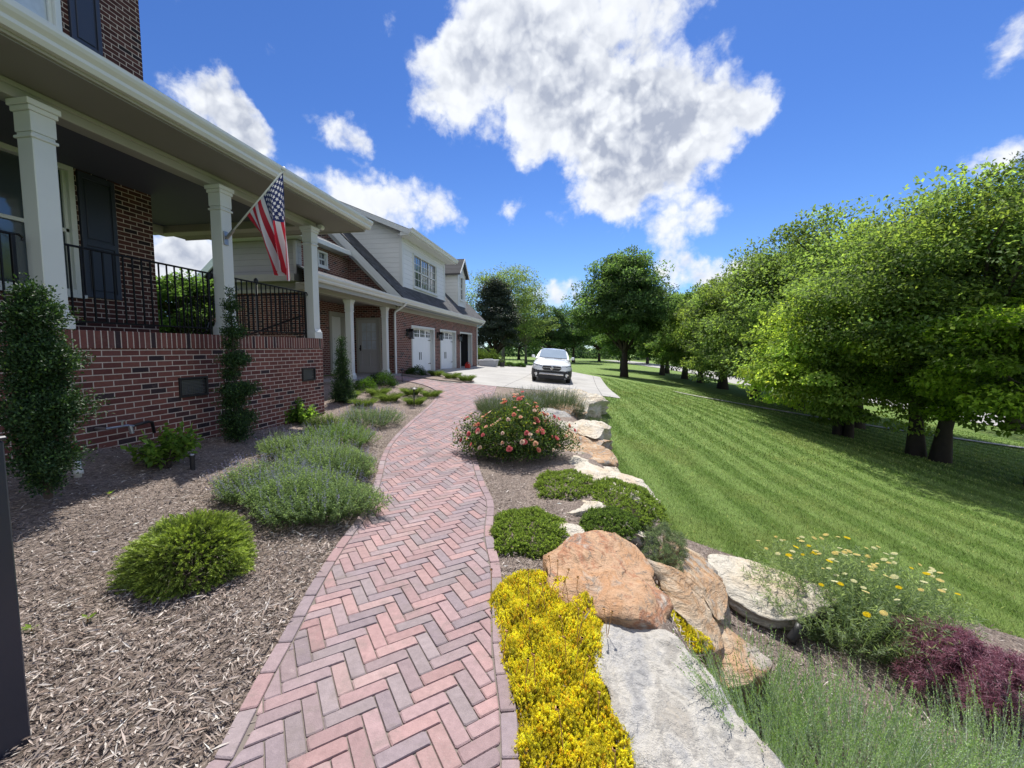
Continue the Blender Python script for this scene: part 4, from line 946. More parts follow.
slab('small mossy stone at the edge of the lower mulch terrace', [(742,650),(752,646),(764,652),(766,662),(752,664)], -.42, .3, M['rk_tan'], 18, (0, 0), .03, edge=.3)
slab('rock of the step below the cream boulder, mostly in shade', [(740,598),(770,602),(792,608),(788,616),(760,612),(742,606)], -.62, .2, M['rk_tan'], 19, (0, 0), .02)

# ------------------------------------------------------------------ leaves
def nrm(v): return v/np.maximum(np.linalg.norm(v, axis=-1, keepdims=True), 1e-9)
def rvec(n): return nrm(rng.normal(size=(n, 3)))
def leafgeo(P, D, L, Wd, N=None, fold=.15, mid=.45):
    n = len(P); D = nrm(D)
    if N is None: N = rvec(n)
    Sd = nrm(np.cross(D, N)); N2 = np.cross(Sd, D)
    L = np.broadcast_to(np.asarray(L, float), (n,))[:, None]; Wd = np.broadcast_to(np.asarray(Wd, float), (n,))[:, None]
    m_ = P+D*L*mid
    V = np.stack([P, m_+Sd*Wd/2+N2*Wd*fold, P+D*L, m_-Sd*Wd/2+N2*Wd*fold], 1).reshape(-1, 3)
    return V, np.arange(4*n).reshape(n, 4)
def mixc(n, cols, var=.15, w_=None):
    c = np.array(cols, float); a = rng.choice(len(c), n, p=w_); b = rng.choice(len(c), n, p=w_); t = rng.random(n)[:, None]
    return (c[a]*(1-t)+c[b]*t)*(1+rng.normal(0, var, (n, 1)).clip(-.45, .6))
def join(parts):
    V, Fq, c, k = [], [], [], 0
    for v, f, co in parts: V.append(v); Fq.append(f+k); c.append(co); k += len(v)
    return np.vstack(V), np.vstack(Fq), np.vstack(c)
def put(name, parts, m_, parent=None, loc=None): V, Fq, c = join(parts); return obj(name, V, Fq, m_, parent, loc, cols=c)
GREEN = [(.035,.085,.014),(.06,.125,.02),(.028,.07,.018)]
def tree(label, base, Ht, rad, nleaf, L, cols, tr=.25, zc=.6, ncl=200, bark='bark', group='trees along the lawn', stems=1, droop=.3, sparse=1.0, seed=0, name='tree', cat='tree', fork=.25, bm='leaf', shape=1.0, warm=.0):
    global rng
    rng = np.random.default_rng(seed+100)
    ncl = int(ncl*1.35); b = np.array(base, float); T = empty(name, tuple(b), label, cat, group)
    rad = np.array(rad, float); rad[2] = Ht*(1-zc)/1.14; cen = b+[0, 0, Ht*zc]
    d = rvec(ncl); d[:, 2] = np.where(d[:, 2] < -.75, -d[:, 2], d[:, 2])
    lump = 1+.16*np.sin(d[:, 0]*5+seed)+.12*np.sin(d[:, 1]*7+seed*2)+.1*np.sin(d[:, 2]*6+seed*3)+rng.normal(0, .07, ncl)
    rr = rng.random(ncl)**.33*.95; lump = lump.clip(.72, 1.12)
    taper = 1-(1-shape)*np.clip(d[:, 2], 0, 1)
    cl = cen+d*rr[:, None]*rad*lump[:, None]*np.stack([taper, taper, np.ones(ncl)], 1)
    cl[:, 2] = np.maximum(cl[:, 2], b[2]+Ht*.12)
    mb = MB(); tops = []
    for s in range(stems):
        a = 2*math.pi*s/max(stems, 1)+seed; off = np.array([math.cos(a), math.sin(a), 0])*(tr*1.5 if stems > 1 else 0)
        lean = np.array([math.cos(a), math.sin(a), 0])*(rad[0]*.3 if stems > 1 else 0)+np.r_[rng.normal(0, .03*Ht, 2), 0]
        pts = []; rs = []
        for j in range(9):
            f = j/8; pts.append(tuple(b+off*(1-f)+lean*f**1.3+[rng.normal(0, .02*tr*4), rng.normal(0, .02*tr*4), -.15 if j == 0 else Ht*(.93 if zc > .5 else .9)*f]))
            rs.append(tr*((1-f)**.8*.93+.05)*(1.45 if j == 0 else 1.0))
        mb.tube(pts, rs, 9); tops.append((pts, rs))
    nb = min(ncl, 46)
    for k in range(nb):
        pts, rs = tops[k % stems]; q = cl[k]; f = min(.92, max(fork, (q[2]-b[2])/Ht-.22-.1*rng.random()))
        j = f*8; i = int(j); p0 = np.array(pts[i])*(1-(j-i))+np.array(pts[min(i+1, 8)])*(j-i); r0 = rs[i]*.5
        m1_ = p0*.6+q*.4+[0, 0, Ht*.03]; m2_ = p0*.25+q*.75+rng.normal(0, .02*Ht, 3)
        mb.tube([tuple(p0), tuple(m1_), tuple(m2_), tuple(q)], [r0, r0*.65, r0*.36, r0*.12], 5, cap=False)
    mb.build('trunk', M[bark], T, smooth=True)
    n = nleaf; ci = rng.integers(0, ncl, n); rc = rad.mean()*.13*sparse*(.6+.7*rng.random(ncl))
    off = rng.normal(size=(n, 3)); off = off/np.maximum(1, np.linalg.norm(off, axis=1, keepdims=True)/1.35)
    P = cl[ci]+off*rc[ci][:, None]*[1.25, 1.25, .5]
    P[:, 2] -= (off[:, 0]**2+off[:, 1]**2)*rc[ci]*.12*droop*3
    out = nrm(P-cen); D = nrm(rvec(n)*.9+out*.5+[0, 0, -droop]); N = nrm(rvec(n)*.55+[0, 0, 1.0]+out*.3)
    cc = mixc(n, cols, .16); cc *= (1+rng.normal(0, .30, ncl).clip(-.5, .7))[ci][:, None]
    if warm: k = (rng.random(ncl) < warm)[ci]; cc[k] *= [1.35, 1.25, 1.0]
    V, Fq = leafgeo(P, D, L*(.7+.6*rng.random(n)), L*.62*(.7+.6*rng.random(n)), N)
    obj('crown', V, Fq, M[bm], T, cols=cc.clip(.003, .8))
    return T
def wd(xc, zc, dz=0): x, y = W(xc, zc); return (x, y, h1(x, y)+dz)
YG = [(.25,.35,.08),(.30,.39,.095),(.19,.29,.07)]
DG = [(.095,.165,.065),(.12,.19,.07),(.075,.135,.055)]
MG = [(.15,.22,.075),(.12,.19,.07),(.20,.28,.085)]
BG = [(.08,.13,.06),(.10,.16,.07),(.06,.10,.05)]
tree('broad lone maple with a full rounded crown standing on the open lawn', wd(10.1, 37.2), 11.5, (4.6, 4.6, 5.0), 64000, .21, DG, .30, .56, 300, seed=1, name='maple_tree', fork=.2, shape=.8)
tree('big multi-trunk shade tree nearest the viewer at the right', wd(12.1, 11.9), 8.0, (3.7, 3.8, 3.5), 88000, .115, MG, .19, .57, 300, seed=2, stems=2, name='shade_tree', warm=.2)
tree('low spreading tree with yellow green leaves left of the big multi-trunk tree', wd(11.8, 14.6), 5.7, (3.5, 3.3, 2.6), 80000, .12, YG, .12, .48, 240, seed=3, stems=3, name='shade_tree', droop=.6, warm=.3)
tree('leafy tree in the row, right behind the low yellow green tree', wd(14.6, 17.5), 9.6, (4.6, 4.4, 4.3), 68000, .145, MG, .26, .50, 260, seed=4, name='shade_tree')
tree('tall dense tree with a domed top in the middle of the right row', wd(15.4, 22), 9.6, (4.6, 4.4, 4.8), 70000, .16, MG, .28, .50, 260, seed=5, name='shade_tree')
tree('bright crowned tree reaching in from the right border', wd(12.6, 9.6), 5.2, (2.9, 2.8, 2.1), 56000, .12, [(.16,.26,.03),(.20,.30,.045),(.11,.19,.03)], .12, .58, 170, seed=6, stems=2, name='shade_tree', droop=.5, warm=.3)
tree('tall airy tree with a thin crown rising at the far right', wd(27, 22), 14.6, (4.8, 4.8, 5.2), 32000, .15, BG, .3, .66, 210, seed=7, name='airy_tree', sparse=.9)
tree('tree with a thick dark trunk beside the thin concrete strip', wd(17.6, 34.5), 9.3, (4.8, 4.8, 4.2), 52000, .22, MG, .36, .52, 200, seed=8, name='row_tree', droop=.5, warm=.2)
tree('tree of the row with a slim trunk, second left of the thick dark trunk', wd(18.2, 40), 9.3, (4.2, 4.2, 4.2), 34000, .21, DG, .26, .50, 160, seed=9, name='row_tree')
tree('tree farther along the row with a short dark trunk left of the slim trunk', wd(19.2, 46), 10.0, (4.4, 4.4, 4.4), 34000, .23, MG, .32, .50, 160, seed=10, name='row_tree')
tree('leaning green tree in the row between the concrete strip and the domed tree', wd(16.2, 27.5), 9.2, (4.7, 4.7, 4.0), 66000, .19, MG, .26, .50, 220, seed=11, name='row_tree', warm=.2)
for i, (a, b_, h_, r_, l) in enumerate([(19.6,54,11,4.4,'distant row tree just right of the lone maple, darker than its neighbours'),(22.5,60,11.5,4.8,'distant row tree with a low skirt right of the lone maple'),(16.5,62,10,4.4,'distant tree half hidden behind the crown of the lone maple')]):
    tree(l, wd(a, b_), h_, (r_, r_, h_*.46), 18000, .3, DG, .3, .50, 120, seed=20+i, name='row_tree')
tree('dark grey green evergreen with a dense crown behind the garage corner', wd(-1.9, 44), 9.3, (2.9, 2.9, 4.4), 40000, .18, [(.045,.065,.045),(.065,.085,.06),(.032,.048,.035)], .22, .50, 220, seed=30, name='evergreen_tree', bm='glossleaf', shape=.6, fork=.1)
tree('tall pale tree with a thin feathery crown behind the dark evergreen', wd(-1.2, 58), 14.6, (5.6, 5.6, 6.0), 20000, .22, [(.16,.22,.09),(.19,.26,.11),(.12,.17,.07)], .24, .58, 220, bark='barkl', seed=31, name='birch_tree', sparse=1.1)
tree('feathery pale tree between the evergreen and the lone maple', wd(2.2, 66), 12.6, (4.6, 4.6, 5.2), 12000, .25, [(.16,.22,.09),(.13,.18,.07)], .2, .55, 150, bark='barkl', seed=32, name='birch_tree')
for i, (a, b_, h_, r_, l) in enumerate([(7.5,84,12,6,'far dark tree behind the white car, left of the lone maple'),(13,88,13,6,'far tall tree with sky showing through, behind the lone maple'),(-14,72,12,6.5,'far tree over the garage roof ridge'),(1.5,95,11,6,'far tree above the roof of the white car'),(21,100,12,7,'far tree right behind the lone maple crown'),(30,92,12,7,'far tree closing the right row of trees')]):
    tree(l, wd(a, b_), h_, (r_, r_, h_*.45), 14000, .34, [(.06,.11,.055),(.08,.14,.065)], .3, .53, 110, seed=40+i, name='far_tree', group='far trees beyond the lawn')
for i, (a, b_, h_, r_, l) in enumerate([(40,48,12,7,'tree across the street behind the row, left one'),(44,34,10,7,'tree across the street behind the big multi-trunk tree'),(46,20,9,6,'tree across the street at the right border'),(38,66,12,7,'tree across the street far along the row')]):
    tree(l, wd(a, b_), h_, (r_, r_, h_*.45), 16000, .3, DG, .3, .52, 110, seed=50+i, name='street_tree', group='trees across the street')
tree('green tree seen through the porch railing beside the dark brick wall', (-14.2, 13.0, .2), 4.4, (1.3, 1.3, 1.9), 18000, .13, [(.08,.15,.05),(.11,.19,.06)], .18, .5, 120, seed=60, name='garden_tree', group=None)
# far wood, reads as one mass
rng = np.random.default_rng(5)
n = 60000; ang = rng.uniform(-1.25, 1.25, n); dist = rng.uniform(125, 170, n); hh = 8+3*np.sin(ang*23)+2*np.sin(ang*51+1)+1.5*np.sin(ang*97)
P = np.stack([np.sin(ang)*dist*cY-np.cos(ang)*dist*sY, np.sin(ang)*dist*sY+np.cos(ang)*dist*cY, -2.5+hh*rng.random(n)**.7], 1)
V, Fq = leafgeo(P, rvec(n), 1.1, .9, None)
tag(obj('far_wood', V, Fq, M['leaf'], cols=mixc(n, [(.05,.09,.055),(.07,.12,.07)], .2).clip(.004, .5)), 'dark green wood closing the far edge of the lawn', 'wood', kind='stuff')

# ------------------------------------------------------------------ grass, mulch shreds
rng = np.random.default_rng(11)
def grass(zone, n, hL, wB, near):
    xc = rng.uniform(*zone[0], n); zc = rng.uniform(*zone[1], n); x = xc*cY-zc*sY; y = xc*sY+zc*cY
    dd_ = np.hypot(xc, zc); k = rng.random(n) < (near/dd_)**1.6; x, y = x[k], y[k]
    P2 = np.c_[x, y]; ok = ~inside([tuple(q) for q in BEDR], P2) & ~inside([tuple(q) for q in DRIVE], P2) & ~inside(PATH, P2) & (P2[:, 0]*cY+P2[:, 1]*sY > np.interp(-P2[:, 0]*sY+P2[:, 1]*cY, RZ, RX)-.1)
    P2 = P2[ok]; n = len(P2); z = hgt(P2[:, 0], P2[:, 1])
    sc = np.clip(np.hypot(P2[:, 0], P2[:, 1])/6, 1, 3)
    D = np.c_[rng.normal(0, .55, n), rng.normal(0, .55, n)+.25, np.ones(n)]
    V, Fq = leafgeo(np.c_[P2, z-.005], D, hL*(.6+.7*rng.random(n)), wB*sc, None, 0, .35)
    return V, Fq, (1+rng.normal(0, .25, (n, 1))).clip(.4, 1.8)*np.array([[1, 1, 1]])*(1+(rng.random((n, 1)) < .06)*np.array([[1.0, .5, .8]]))
put('grass', [grass(((1.2, 14), (2.8, 9)), 420000, .045, .006, 3.6), grass(((1.5, 22), (9, 26)), 260000, .055, .009, 9)], M['blade'])
tag(bpy.data.objects['grass'], 'short mown grass blades covering the lawn', 'grass', kind='stuff')
def shreds(poly, n, near, exclude=None):
    Pp = np.array(poly); P2 = np.c_[rng.uniform(Pp[:, 0].min(), Pp[:, 0].max(), n), rng.uniform(Pp[:, 1].min(), Pp[:, 1].max(), n)]
    dd_ = np.hypot(P2[:, 0], P2[:, 1]); P2 = P2[rng.random(n) < (near/dd_)**1.5]; P2 = P2[inside(poly, P2)]; P2 = P2[~inside(PATH, P2) | (rng.random(len(P2)) < .015)]
    for rk in ROCKS: P2 = P2[~inside(rk, P2)]
    n = len(P2)
    z = hgt(P2[:, 0], P2[:, 1])+.02+rng.random(n)*.022
    an = rng.uniform(0, 2*math.pi, n); D = np.c_[np.cos(an), np.sin(an), rng.normal(0, .22, n)]; L = rng.gamma(2.6, .0135, n).clip(.012, .15)
    V, Fq = leafgeo(np.c_[P2, z], D, L, (.0022+.005*rng.random(n))*np.clip(dd_.mean()/5, 1, 1.6), np.c_[rng.normal(0, .5, (n, 2)), np.ones(n)], .2, .5)
    return V, Fq, mixc(n, [(.12,.09,.075),(.23,.185,.16),(.34,.285,.25),(.48,.425,.38),(.28,.21,.17),(.60,.56,.51)], .2, [.22,.26,.22,.14,.10,.06]).clip(.01, .7)
M['shred'] = foliage('wood_shred', .05, .85, spec=.15)
put('mulch_shreds', [shreds(BEDL, 560000, 2.8), shreds(BEDR, 260000, 2.8), shreds(ISL, 3000, 30)], M['shred'])
tag(bpy.data.objects['mulch_shreds'], 'loose grey brown wood shreds of the mulch', 'mulch', kind='stuff')
# ------------------------------------------------------------------ garden plants
def plant(name, c, label, cat, group=None): return empty(name, tuple(float(q) for q in c), label, cat, group)
def shell(n, c, r, lo=.7, up=True, lump=.1, seed=0):
    d = rvec(n)
    if up: d[:, 2] = np.abs(d[:, 2])
    l = 1+lump*np.sin(d[:, 0]*6+seed)+lump*.8*np.sin(d[:, 1]*8+seed*1.7)
    return np.array(c)+d*(lo+(1.03-lo)*rng.random(n))[:, None]*np.array(r)*l[:, None], d
def stemsmb(name, c, tips, r, m_, parent):
    mb = MB()
    for q in tips: 
        c0 = Vector(c)+Vector((random.uniform(-.03, .03), random.uniform(-.03, .03), -.02)); q = Vector(q); mb.tube([c0, c0.lerp(q, .5)+Vector((0, 0, .03)), q], [r, r*.8, r*.5], 4, cap=False)
    return mb.build(name, M[m_], parent)
rng = np.random.default_rng(21)
# narrow evergreen columns by the porch wall
def holly(label, c, Ht, blobs, n, L, seed):
    T = plant('holly_shrub', c, label, 'shrub', 'narrow evergreen shrubs along the porch wall'); parts = []
    mb = MB(); mb.tube([(c[0], c[1], c[2]-.05), (c[0]+.02, c[1], c[2]+Ht*.5), (c[0], c[1], c[2]+Ht*.95)], [.03, .02, .006], 6)
    tot = sum(b[3]**2 for b in blobs)
    for (dx, dy, z, r, rz) in blobs:
        k = int(n*r*r/tot*1.25); ctr = np.array(c)+[dx, dy, z*Ht]
        P, d = shell(k, ctr, (r*.86, r*.86, rz*.78), .5, False, .26, seed+z*9)
        P += rng.normal(0, .012, P.shape)
        tw = rng.integers(0, 60, k); jit = rng.normal(0, .022, (60, 3)); P += jit[tw]
        V, Fq = leafgeo(P, nrm(d*.6+rvec(k)*.8+[0, 0, .35]), L*(.7+.6*rng.random(k)), L*.55, nrm(rvec(k)*.6+d*.5+[0, 0, .7]))
        cc = mixc(k, [(.022,.052,.02),(.036,.078,.026),(.06,.115,.032)], .22, [.5, .35, .15]); tipm = (rng.random(k) < .07)[:, None]; cc = np.where(tipm, cc*[2.2, 2.0, 1.1], cc)
        parts.append((V, Fq, cc.clip(.004, .5)))
        for a in range(4): 
            q = ctr+rvec(1)[0]*r*.7; mb.tube([(c[0], c[1], c[2]+z*Ht-.08), tuple(q)], [.01, .004], 4, cap=False)
    mb.build('stem', M['bark'], T); put('foliage', parts, M['glossleaf'], T)
c = at(48, 492, .40)
holly('large dark evergreen shrub at the left border beside the porch wall', c, 1.62, [(0,0,.06,.11,.10),(.01,0,.17,.23,.17),(-.03,0,.30,.20,.14),(.04,.0,.41,.28,.17),(-.03,.02,.54,.22,.13),(.04,0,.65,.27,.15),(-.02,0,.77,.18,.13),(.02,0,.87,.20,.12),(.0,0,.96,.12,.11),(.19,.03,.44,.09,.06),(.13,0,.70,.09,.06)], 30000, .026, 1)
c = at(237, 441, .22)
holly('slim spiral-trimmed evergreen shrub in front of the second porch column', c, 2.15, [(0,0,.06,.19,.15),(.02,0,.15,.25,.16),(-.03,0,.26,.17,.12),(.07,0,.345,.25,.12),(-.04,0,.45,.13,.12),(.05,0,.54,.20,.11),(-.03,0,.64,.10,.12),(.03,0,.72,.155,.10),(-.02,0,.81,.08,.11),(.01,0,.89,.11,.09),(0,0,.97,.055,.09)], 18000, .028, 2)
c = at(343, 404, .2)
holly('slim dark evergreen shrub at the far end of the porch wall', c, 1.65, [(0,0,.12,.30,.2),(.02,0,.28,.26,.22),(0,0,.45,.2,.2),(.0,0,.6,.17,.2),(-.02,0,.75,.13,.18),(.0,0,.9,.09,.16)], 9000, .036, 3)
# dwarf spruce mound
def spruce(c, rx, ry, rz, ntw):
    T = plant('dwarf_spruce', c, 'round bright green dwarf spruce mound in the left mulch bed', 'shrub')
    d = rvec(ntw); d[:, 2] = np.abs(d[:, 2])**.8-.10; d = nrm(d); lum = 1+.07*np.sin(d[:, 0]*7)+.06*np.sin(d[:, 1]*9+1)
    tip = np.array(c)+d*np.array([rx, ry, rz])*(lum*(.9+.12*rng.random(ntw)))[:, None]
    tip[:, 2] = np.maximum(tip[:, 2], c[2]+.015)
    dirs = nrm(nrm(d*[1, 1, .8])+np.c_[rng.normal(0, .25, (ntw, 2)), rng.normal(-.05, .2, ntw)]); TL = .075
    K = 34; s = np.tile(np.linspace(0, 1, K), ntw); I = np.repeat(np.arange(ntw), K)
    P = tip[I]+dirs[I]*((s-1)*TL)[:, None]+[0, 0, 0]; P[:, 2] -= s**2*.008
    a = rvec(len(I)); pr = nrm(a-(a*dirs[I]).sum(1, keepdims=True)*dirs[I])
    nd = nrm(pr*(.75-.45*s)[:, None]+dirs[I]*.75)
    V, Fq = leafgeo(P, nd, .017+.004*rng.random(len(I)), .0036, None, 0)
    new = (rng.random(ntw) < .55)[I]; cc = mixc(len(I), [(.12,.18,.035),(.16,.22,.04)], .15); cc[new] = mixc(int(new.sum()), [(.27,.37,.06),(.36,.45,.085)], .12)*(.55+.6*s[new])[:, None]
    put('foliage', [(V, Fq, cc.clip(.005, .6))], M['needle'], T)
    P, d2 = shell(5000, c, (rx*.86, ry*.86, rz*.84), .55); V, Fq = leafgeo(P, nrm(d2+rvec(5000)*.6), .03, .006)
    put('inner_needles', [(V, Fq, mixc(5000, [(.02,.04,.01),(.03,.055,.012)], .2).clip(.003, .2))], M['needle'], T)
    mb = MB()
    for k in range(30): mb.tube([(c[0], c[1], c[2]), tuple(np.array(c)+d[k]*[rx*.8, ry*.8, rz*.8])], [.008, .003], 4, cap=False)
    mb.build('stem', M['bark'], T)
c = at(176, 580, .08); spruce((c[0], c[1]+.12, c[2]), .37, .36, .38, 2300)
# broad-leaved young shrubs
def broad(label, c, r, Ht, n, L, cols, seed, group='young light green shrubs by the wall'):
    T = plant('hydrangea_shrub', c, label, 'shrub', group); k = 22; tips = []
    d = rvec(k); d[:, 2] = np.abs(d[:, 2])+.4; d = nrm(d); tp = np.array(c)+d*[r, r, Ht]*(.75+.35*rng.random((k, 1)))
    stemsmb('stem', c, tp, .006, 'bark', T)
    I = rng.integers(0, k, n); s = .35+.68*rng.random(n); P = np.array(c)+(tp[I]-np.array(c))*s[:, None]+rng.normal(0, .02, (n, 3))
    D = nrm(rvec(n)+d[I]*.5+[0, 0, -.15]); V, Fq = leafgeo(P, D, L*(.6+.6*rng.random(n)), L*.62, nrm(rvec(n)*.5+[0, 0, 1]), .12)
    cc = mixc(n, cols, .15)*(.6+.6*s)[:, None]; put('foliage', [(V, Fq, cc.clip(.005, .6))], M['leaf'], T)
LG = [(.15,.26,.05),(.20,.31,.06),(.10,.19,.04)]
broad('bright green leafy shrub against the brick wall beside the hose tap', at(166, 467, .28), .32, .42, 900, .075, LG, 1)
broad('light green leafy shrub under the farther foundation vent', at(300, 424, .12), .34, .42, 800, .075, LG, 2)
# catmint
def catmint(label, c, r, Ht, ns, seed, flower=.25, base=((.12,.18,.085),(.16,.235,.11),(.20,.27,.14)), cat='perennial', name='catmint', group='catmint clumps left of the path', L=.019):
    T = plant(name, c, label, cat, group)
    an = rng.uniform(0, 2*math.pi, ns); ra = np.sqrt(rng.random(ns)); rt = ra*(1+.12*np.sin(an*3+seed)+.1*np.sin(an*7+seed))
    b0 = np.array(c)+np.c_[np.cos(an)*rt*r[0]*.72, np.sin(an)*rt*r[1]*.72, np.zeros(ns)]
    dome = np.sqrt((1-ra**2*.75))*Ht*(.75+.35*rng.random(ns))*(1+.15*np.sin(b0[:, 0]*9+seed)*np.cos(b0[:, 1]*8))
    tp = b0+np.c_[np.cos(an)*ra*r[0]*.32, np.sin(an)*ra*r[1]*.32, dome]
    b0[:, 2] = hgt(b0[:, 0], b0[:, 1]) if cat != 'x' else c[2]; tp[:, 2] = b0[:, 2]+dome
    K = 26; s = np.tile(.25+.75*np.linspace(0, 1, K), ns); I = np.repeat(np.arange(ns), K)
    P = b0[I]+(tp[I]-b0[I])*s[:, None]; P[:, 2] += .03*np.sin(s*3); P += rng.normal(0, .006, P.shape)
    ax = nrm(tp-b0)[I]; q = rvec(len(I)); D = nrm(q-(q*ax).sum(1, keepdims=True)*ax*.6+ax*.35)
    V, Fq = leafgeo(P, D, L*(1.25-.6*s)*(.7+.6*rng.random(len(I))), L*.55, nrm(rvec(len(I))*.6+[0, 0, .8]))
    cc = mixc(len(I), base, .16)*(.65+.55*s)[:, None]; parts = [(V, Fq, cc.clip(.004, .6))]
    put('foliage', parts, M['leaf'], T)
    if flower:
        fl = np.where(rng.random(ns) < flower)[0]; K2 = 16; I = np.repeat(fl, K2); s = np.tile(np.linspace(0, 1, K2), len(fl)); ax = nrm(tp-b0)[I]
        P = tp[I]+nrm(ax+[0, 0, .6])*(s*.09)[:, None]; V, Fq = leafgeo(P+rng.normal(0, .003, P.shape), nrm(rvec(len(I))+ax*.6), .0095, .006)
        put('flower_spikes', [(V, Fq, mixc(len(I), [(.24,.22,.42),(.32,.30,.50),(.16,.2,.18),(.36,.36,.46)], .15).clip(.01, .8))], M['petal'], T)
    mb = MB()
    for k in range(0, ns, max(1, ns//60)): mb.tube([tuple(b0[k]), tuple(tp[k])], [.0025, .0015], 3, cap=False)
    mb.build('stem', M['bark'], T)
def G0(x, y): return (x, y, h1(x, y))
catmint('wide front catmint clump spilling to the brick path edge', G0(-2.35, 3.32), (.62, .46), .36, 1500, 1, .08)
catmint('catmint clump with more lavender spikes, behind the spruce mound', G0(-2.98, 3.55), (.48, .42), .33, 950, 2, .22)
catmint('middle catmint clump by the path bend', G0(-2.85, 4.35), (.55, .45), .34, 1200, 3, .08)
catmint('catmint clump in front of the slim evergreen shrub', G0(-3.55, 4.75), (.5, .42), .34, 800, 4, .12)
catmint('catmint clump below the farther light green leafy shrub', G0(-3.6, 5.7), (.6, .5), .33, 700, 5, .2, ((.10,.18,.06),(.14,.22,.08),(.16,.24,.10)))
catmint('farthest grey green catmint clump by the dark evergreen shrub', G0(-3.95, 7.35), (.62, .6), .36, 700, 6, .25, ((.10,.16,.08),(.14,.20,.12)))
catmint('small yellowish green clump left of the far catmint', G0(-4.4, 6.6), (.45, .4), .28, 400, 7, 0, ((.14,.21,.06),(.17,.24,.08)))
# small shrubs and daylily tufts in the far bed
def tuft(label, c, r, Ht, n, cols, L=None, name='grassy_clump', group='small green clumps along the walk', m_='leaf'):
    T = plant(name, c, label, 'clump', group); an = rng.uniform(0, 2*math.pi, n); ra = np.sqrt(rng.random(n))*.55*r
    r = r*.8; ra = ra*.8; P0 = np.array(c)+np.c_[np.cos(an)*ra, np.sin(an)*ra, np.zeros(n)]; ln = Ht*.85*(.6+.5*rng.random(n)); out = np.c_[np.cos(an), np.sin(an), np.zeros(n)]
    d1 = nrm(out*.45+[0, 0, 1]+rng.normal(0, .15, (n, 3))); P1 = P0+d1*ln[:, None]*.6; d2 = nrm(d1+out*.8-[0, 0, .5])
    w_ = .0075*(Ht/.25); A, FA = leafgeo(P0, d1, ln*.66, w_, None, .1, .6); Bv, FB = leafgeo(P1, d2, ln*.6, w_*.9, None, .1, .3)
    put('foliage', [(A, FA, mixc(n, cols, .15)*.8), (Bv, FB, mixc(n, cols, .15))], M[m_], T)
def mound(label, c, r, n, L, Wd, cols, name='boxwood', cat='shrub', group=None, m_='leaf', lump=.08, lo=.6, vary=.15, seed=0):
    T = plant(name, c, label, cat, group); P, d = shell(n, c, r, lo, True, lump, seed)
    P[:, 2] = np.maximum(P[:, 2], hgt(P[:, 0], P[:, 1])+.005) if c[2] < 3 else P[:, 2]
    V, Fq = leafgeo(P, nrm(d*.8+rvec(n)*.8+[0, 0, .2]), L*(.7+.6*rng.random(n)), Wd, nrm(rvec(n)*.7+d*.4+[0, 0, .7]))
    rr_ = np.linalg.norm((P-np.array(c))/np.array(r), axis=1)
    cc = mixc(n, cols, vary); put('foliage', [(V, Fq, cc.clip(.004, .6))], M[m_], T)
    mb = MB()
    for k in range(12): mb.tube([(c[0], c[1], c[2]-.02), tuple(P[k])], [.008, .003], 4, cap=False)
    mb.build('stem', M['bark'], T); return T
BX = [(.03,.07,.018),(.05,.10,.022),(.022,.05,.014)]
mound('round dark boxwood on the entry bed in front of the door', G0(-6.0, 11.9), (.5, .42, .42), 4200, .035, .022, BX, group='clipped round boxwoods')
mound('round dark boxwood right of the downspout by the garage', (-6.45, 15.7, .36), (.5, .42, .46), 3500, .04, .025, BX, group='clipped round boxwoods')
mound('small boxwood next to the entry porch column', G0(-6.0, 10.9), (.35, .35, .35), 2200, .035, .022, [(.05,.11,.02),(.07,.14,.025)], group='clipped round boxwoods')
DLc = [(.11,.16,.05),(.14,.20,.06),(.09,.13,.045)]
for q, r_, h_, l in [((-5.75,16.05),.42,.34,'grassy clump right of the dark boxwood by the garage'),((-5.0,15.75),.5,.36,'broad grassy clump in the middle of the small island bed'),((-4.35,15.55),.5,.36,'grassy clump at the tip of the island bed by the drive'),
                     ((-4.9,10.1),.45,.34,'grassy clump left of the mushroom path light'),((-4.15,10.0),.4,.3,'grassy clump just right of the mushroom path light'),((-4.2,11.3),.45,.3,'low clump where the walk turns to the door'),((-4.75,11.2),.4,.34,'grassy clump behind the mushroom path light'),
                     ((-5.4,10.5),.4,.34,'grassy clump between the boxwoods and the walk'),((-5.0,9.0),.4,.3,'grassy clump behind the farthest catmint'),((-5.75,9.6),.4,.32,'grassy clump beside the slim dark evergreen')]:
    z_ = h1(*q)+(.04 if q[1] > 14.9 else .01)
    tuft(l, (*q, z_), r_, h_, 700, DLc)
for i, (x, y, l) in enumerate([(-7.4,30.2,'rounded yellow green shrub at the garage end, nearest the wall'),(-6.6,30.6,'rounded shrub at the garage end, right one'),(-7.9,31.4,'taller shrub behind the pair at the garage end')]):
    mound(l, G0(x, y), (.95, .9, 1.05+.2*(i == 2)), 6000, .09, .05, [(.06,.10,.03),(.085,.13,.035)], group='shrubs at the garage end', name='round_shrub', lump=.14, seed=i)
for q, l in (((-5.4,31.5),'low green clump beyond the drive, left one'),((-4.6,32.0),'low green clump beyond the drive, right one')): mound(l, G0(*q), (.45,.4,.3), 1200, .09, .05, BX, group='low clumps beyond the drive', name='low_clump')
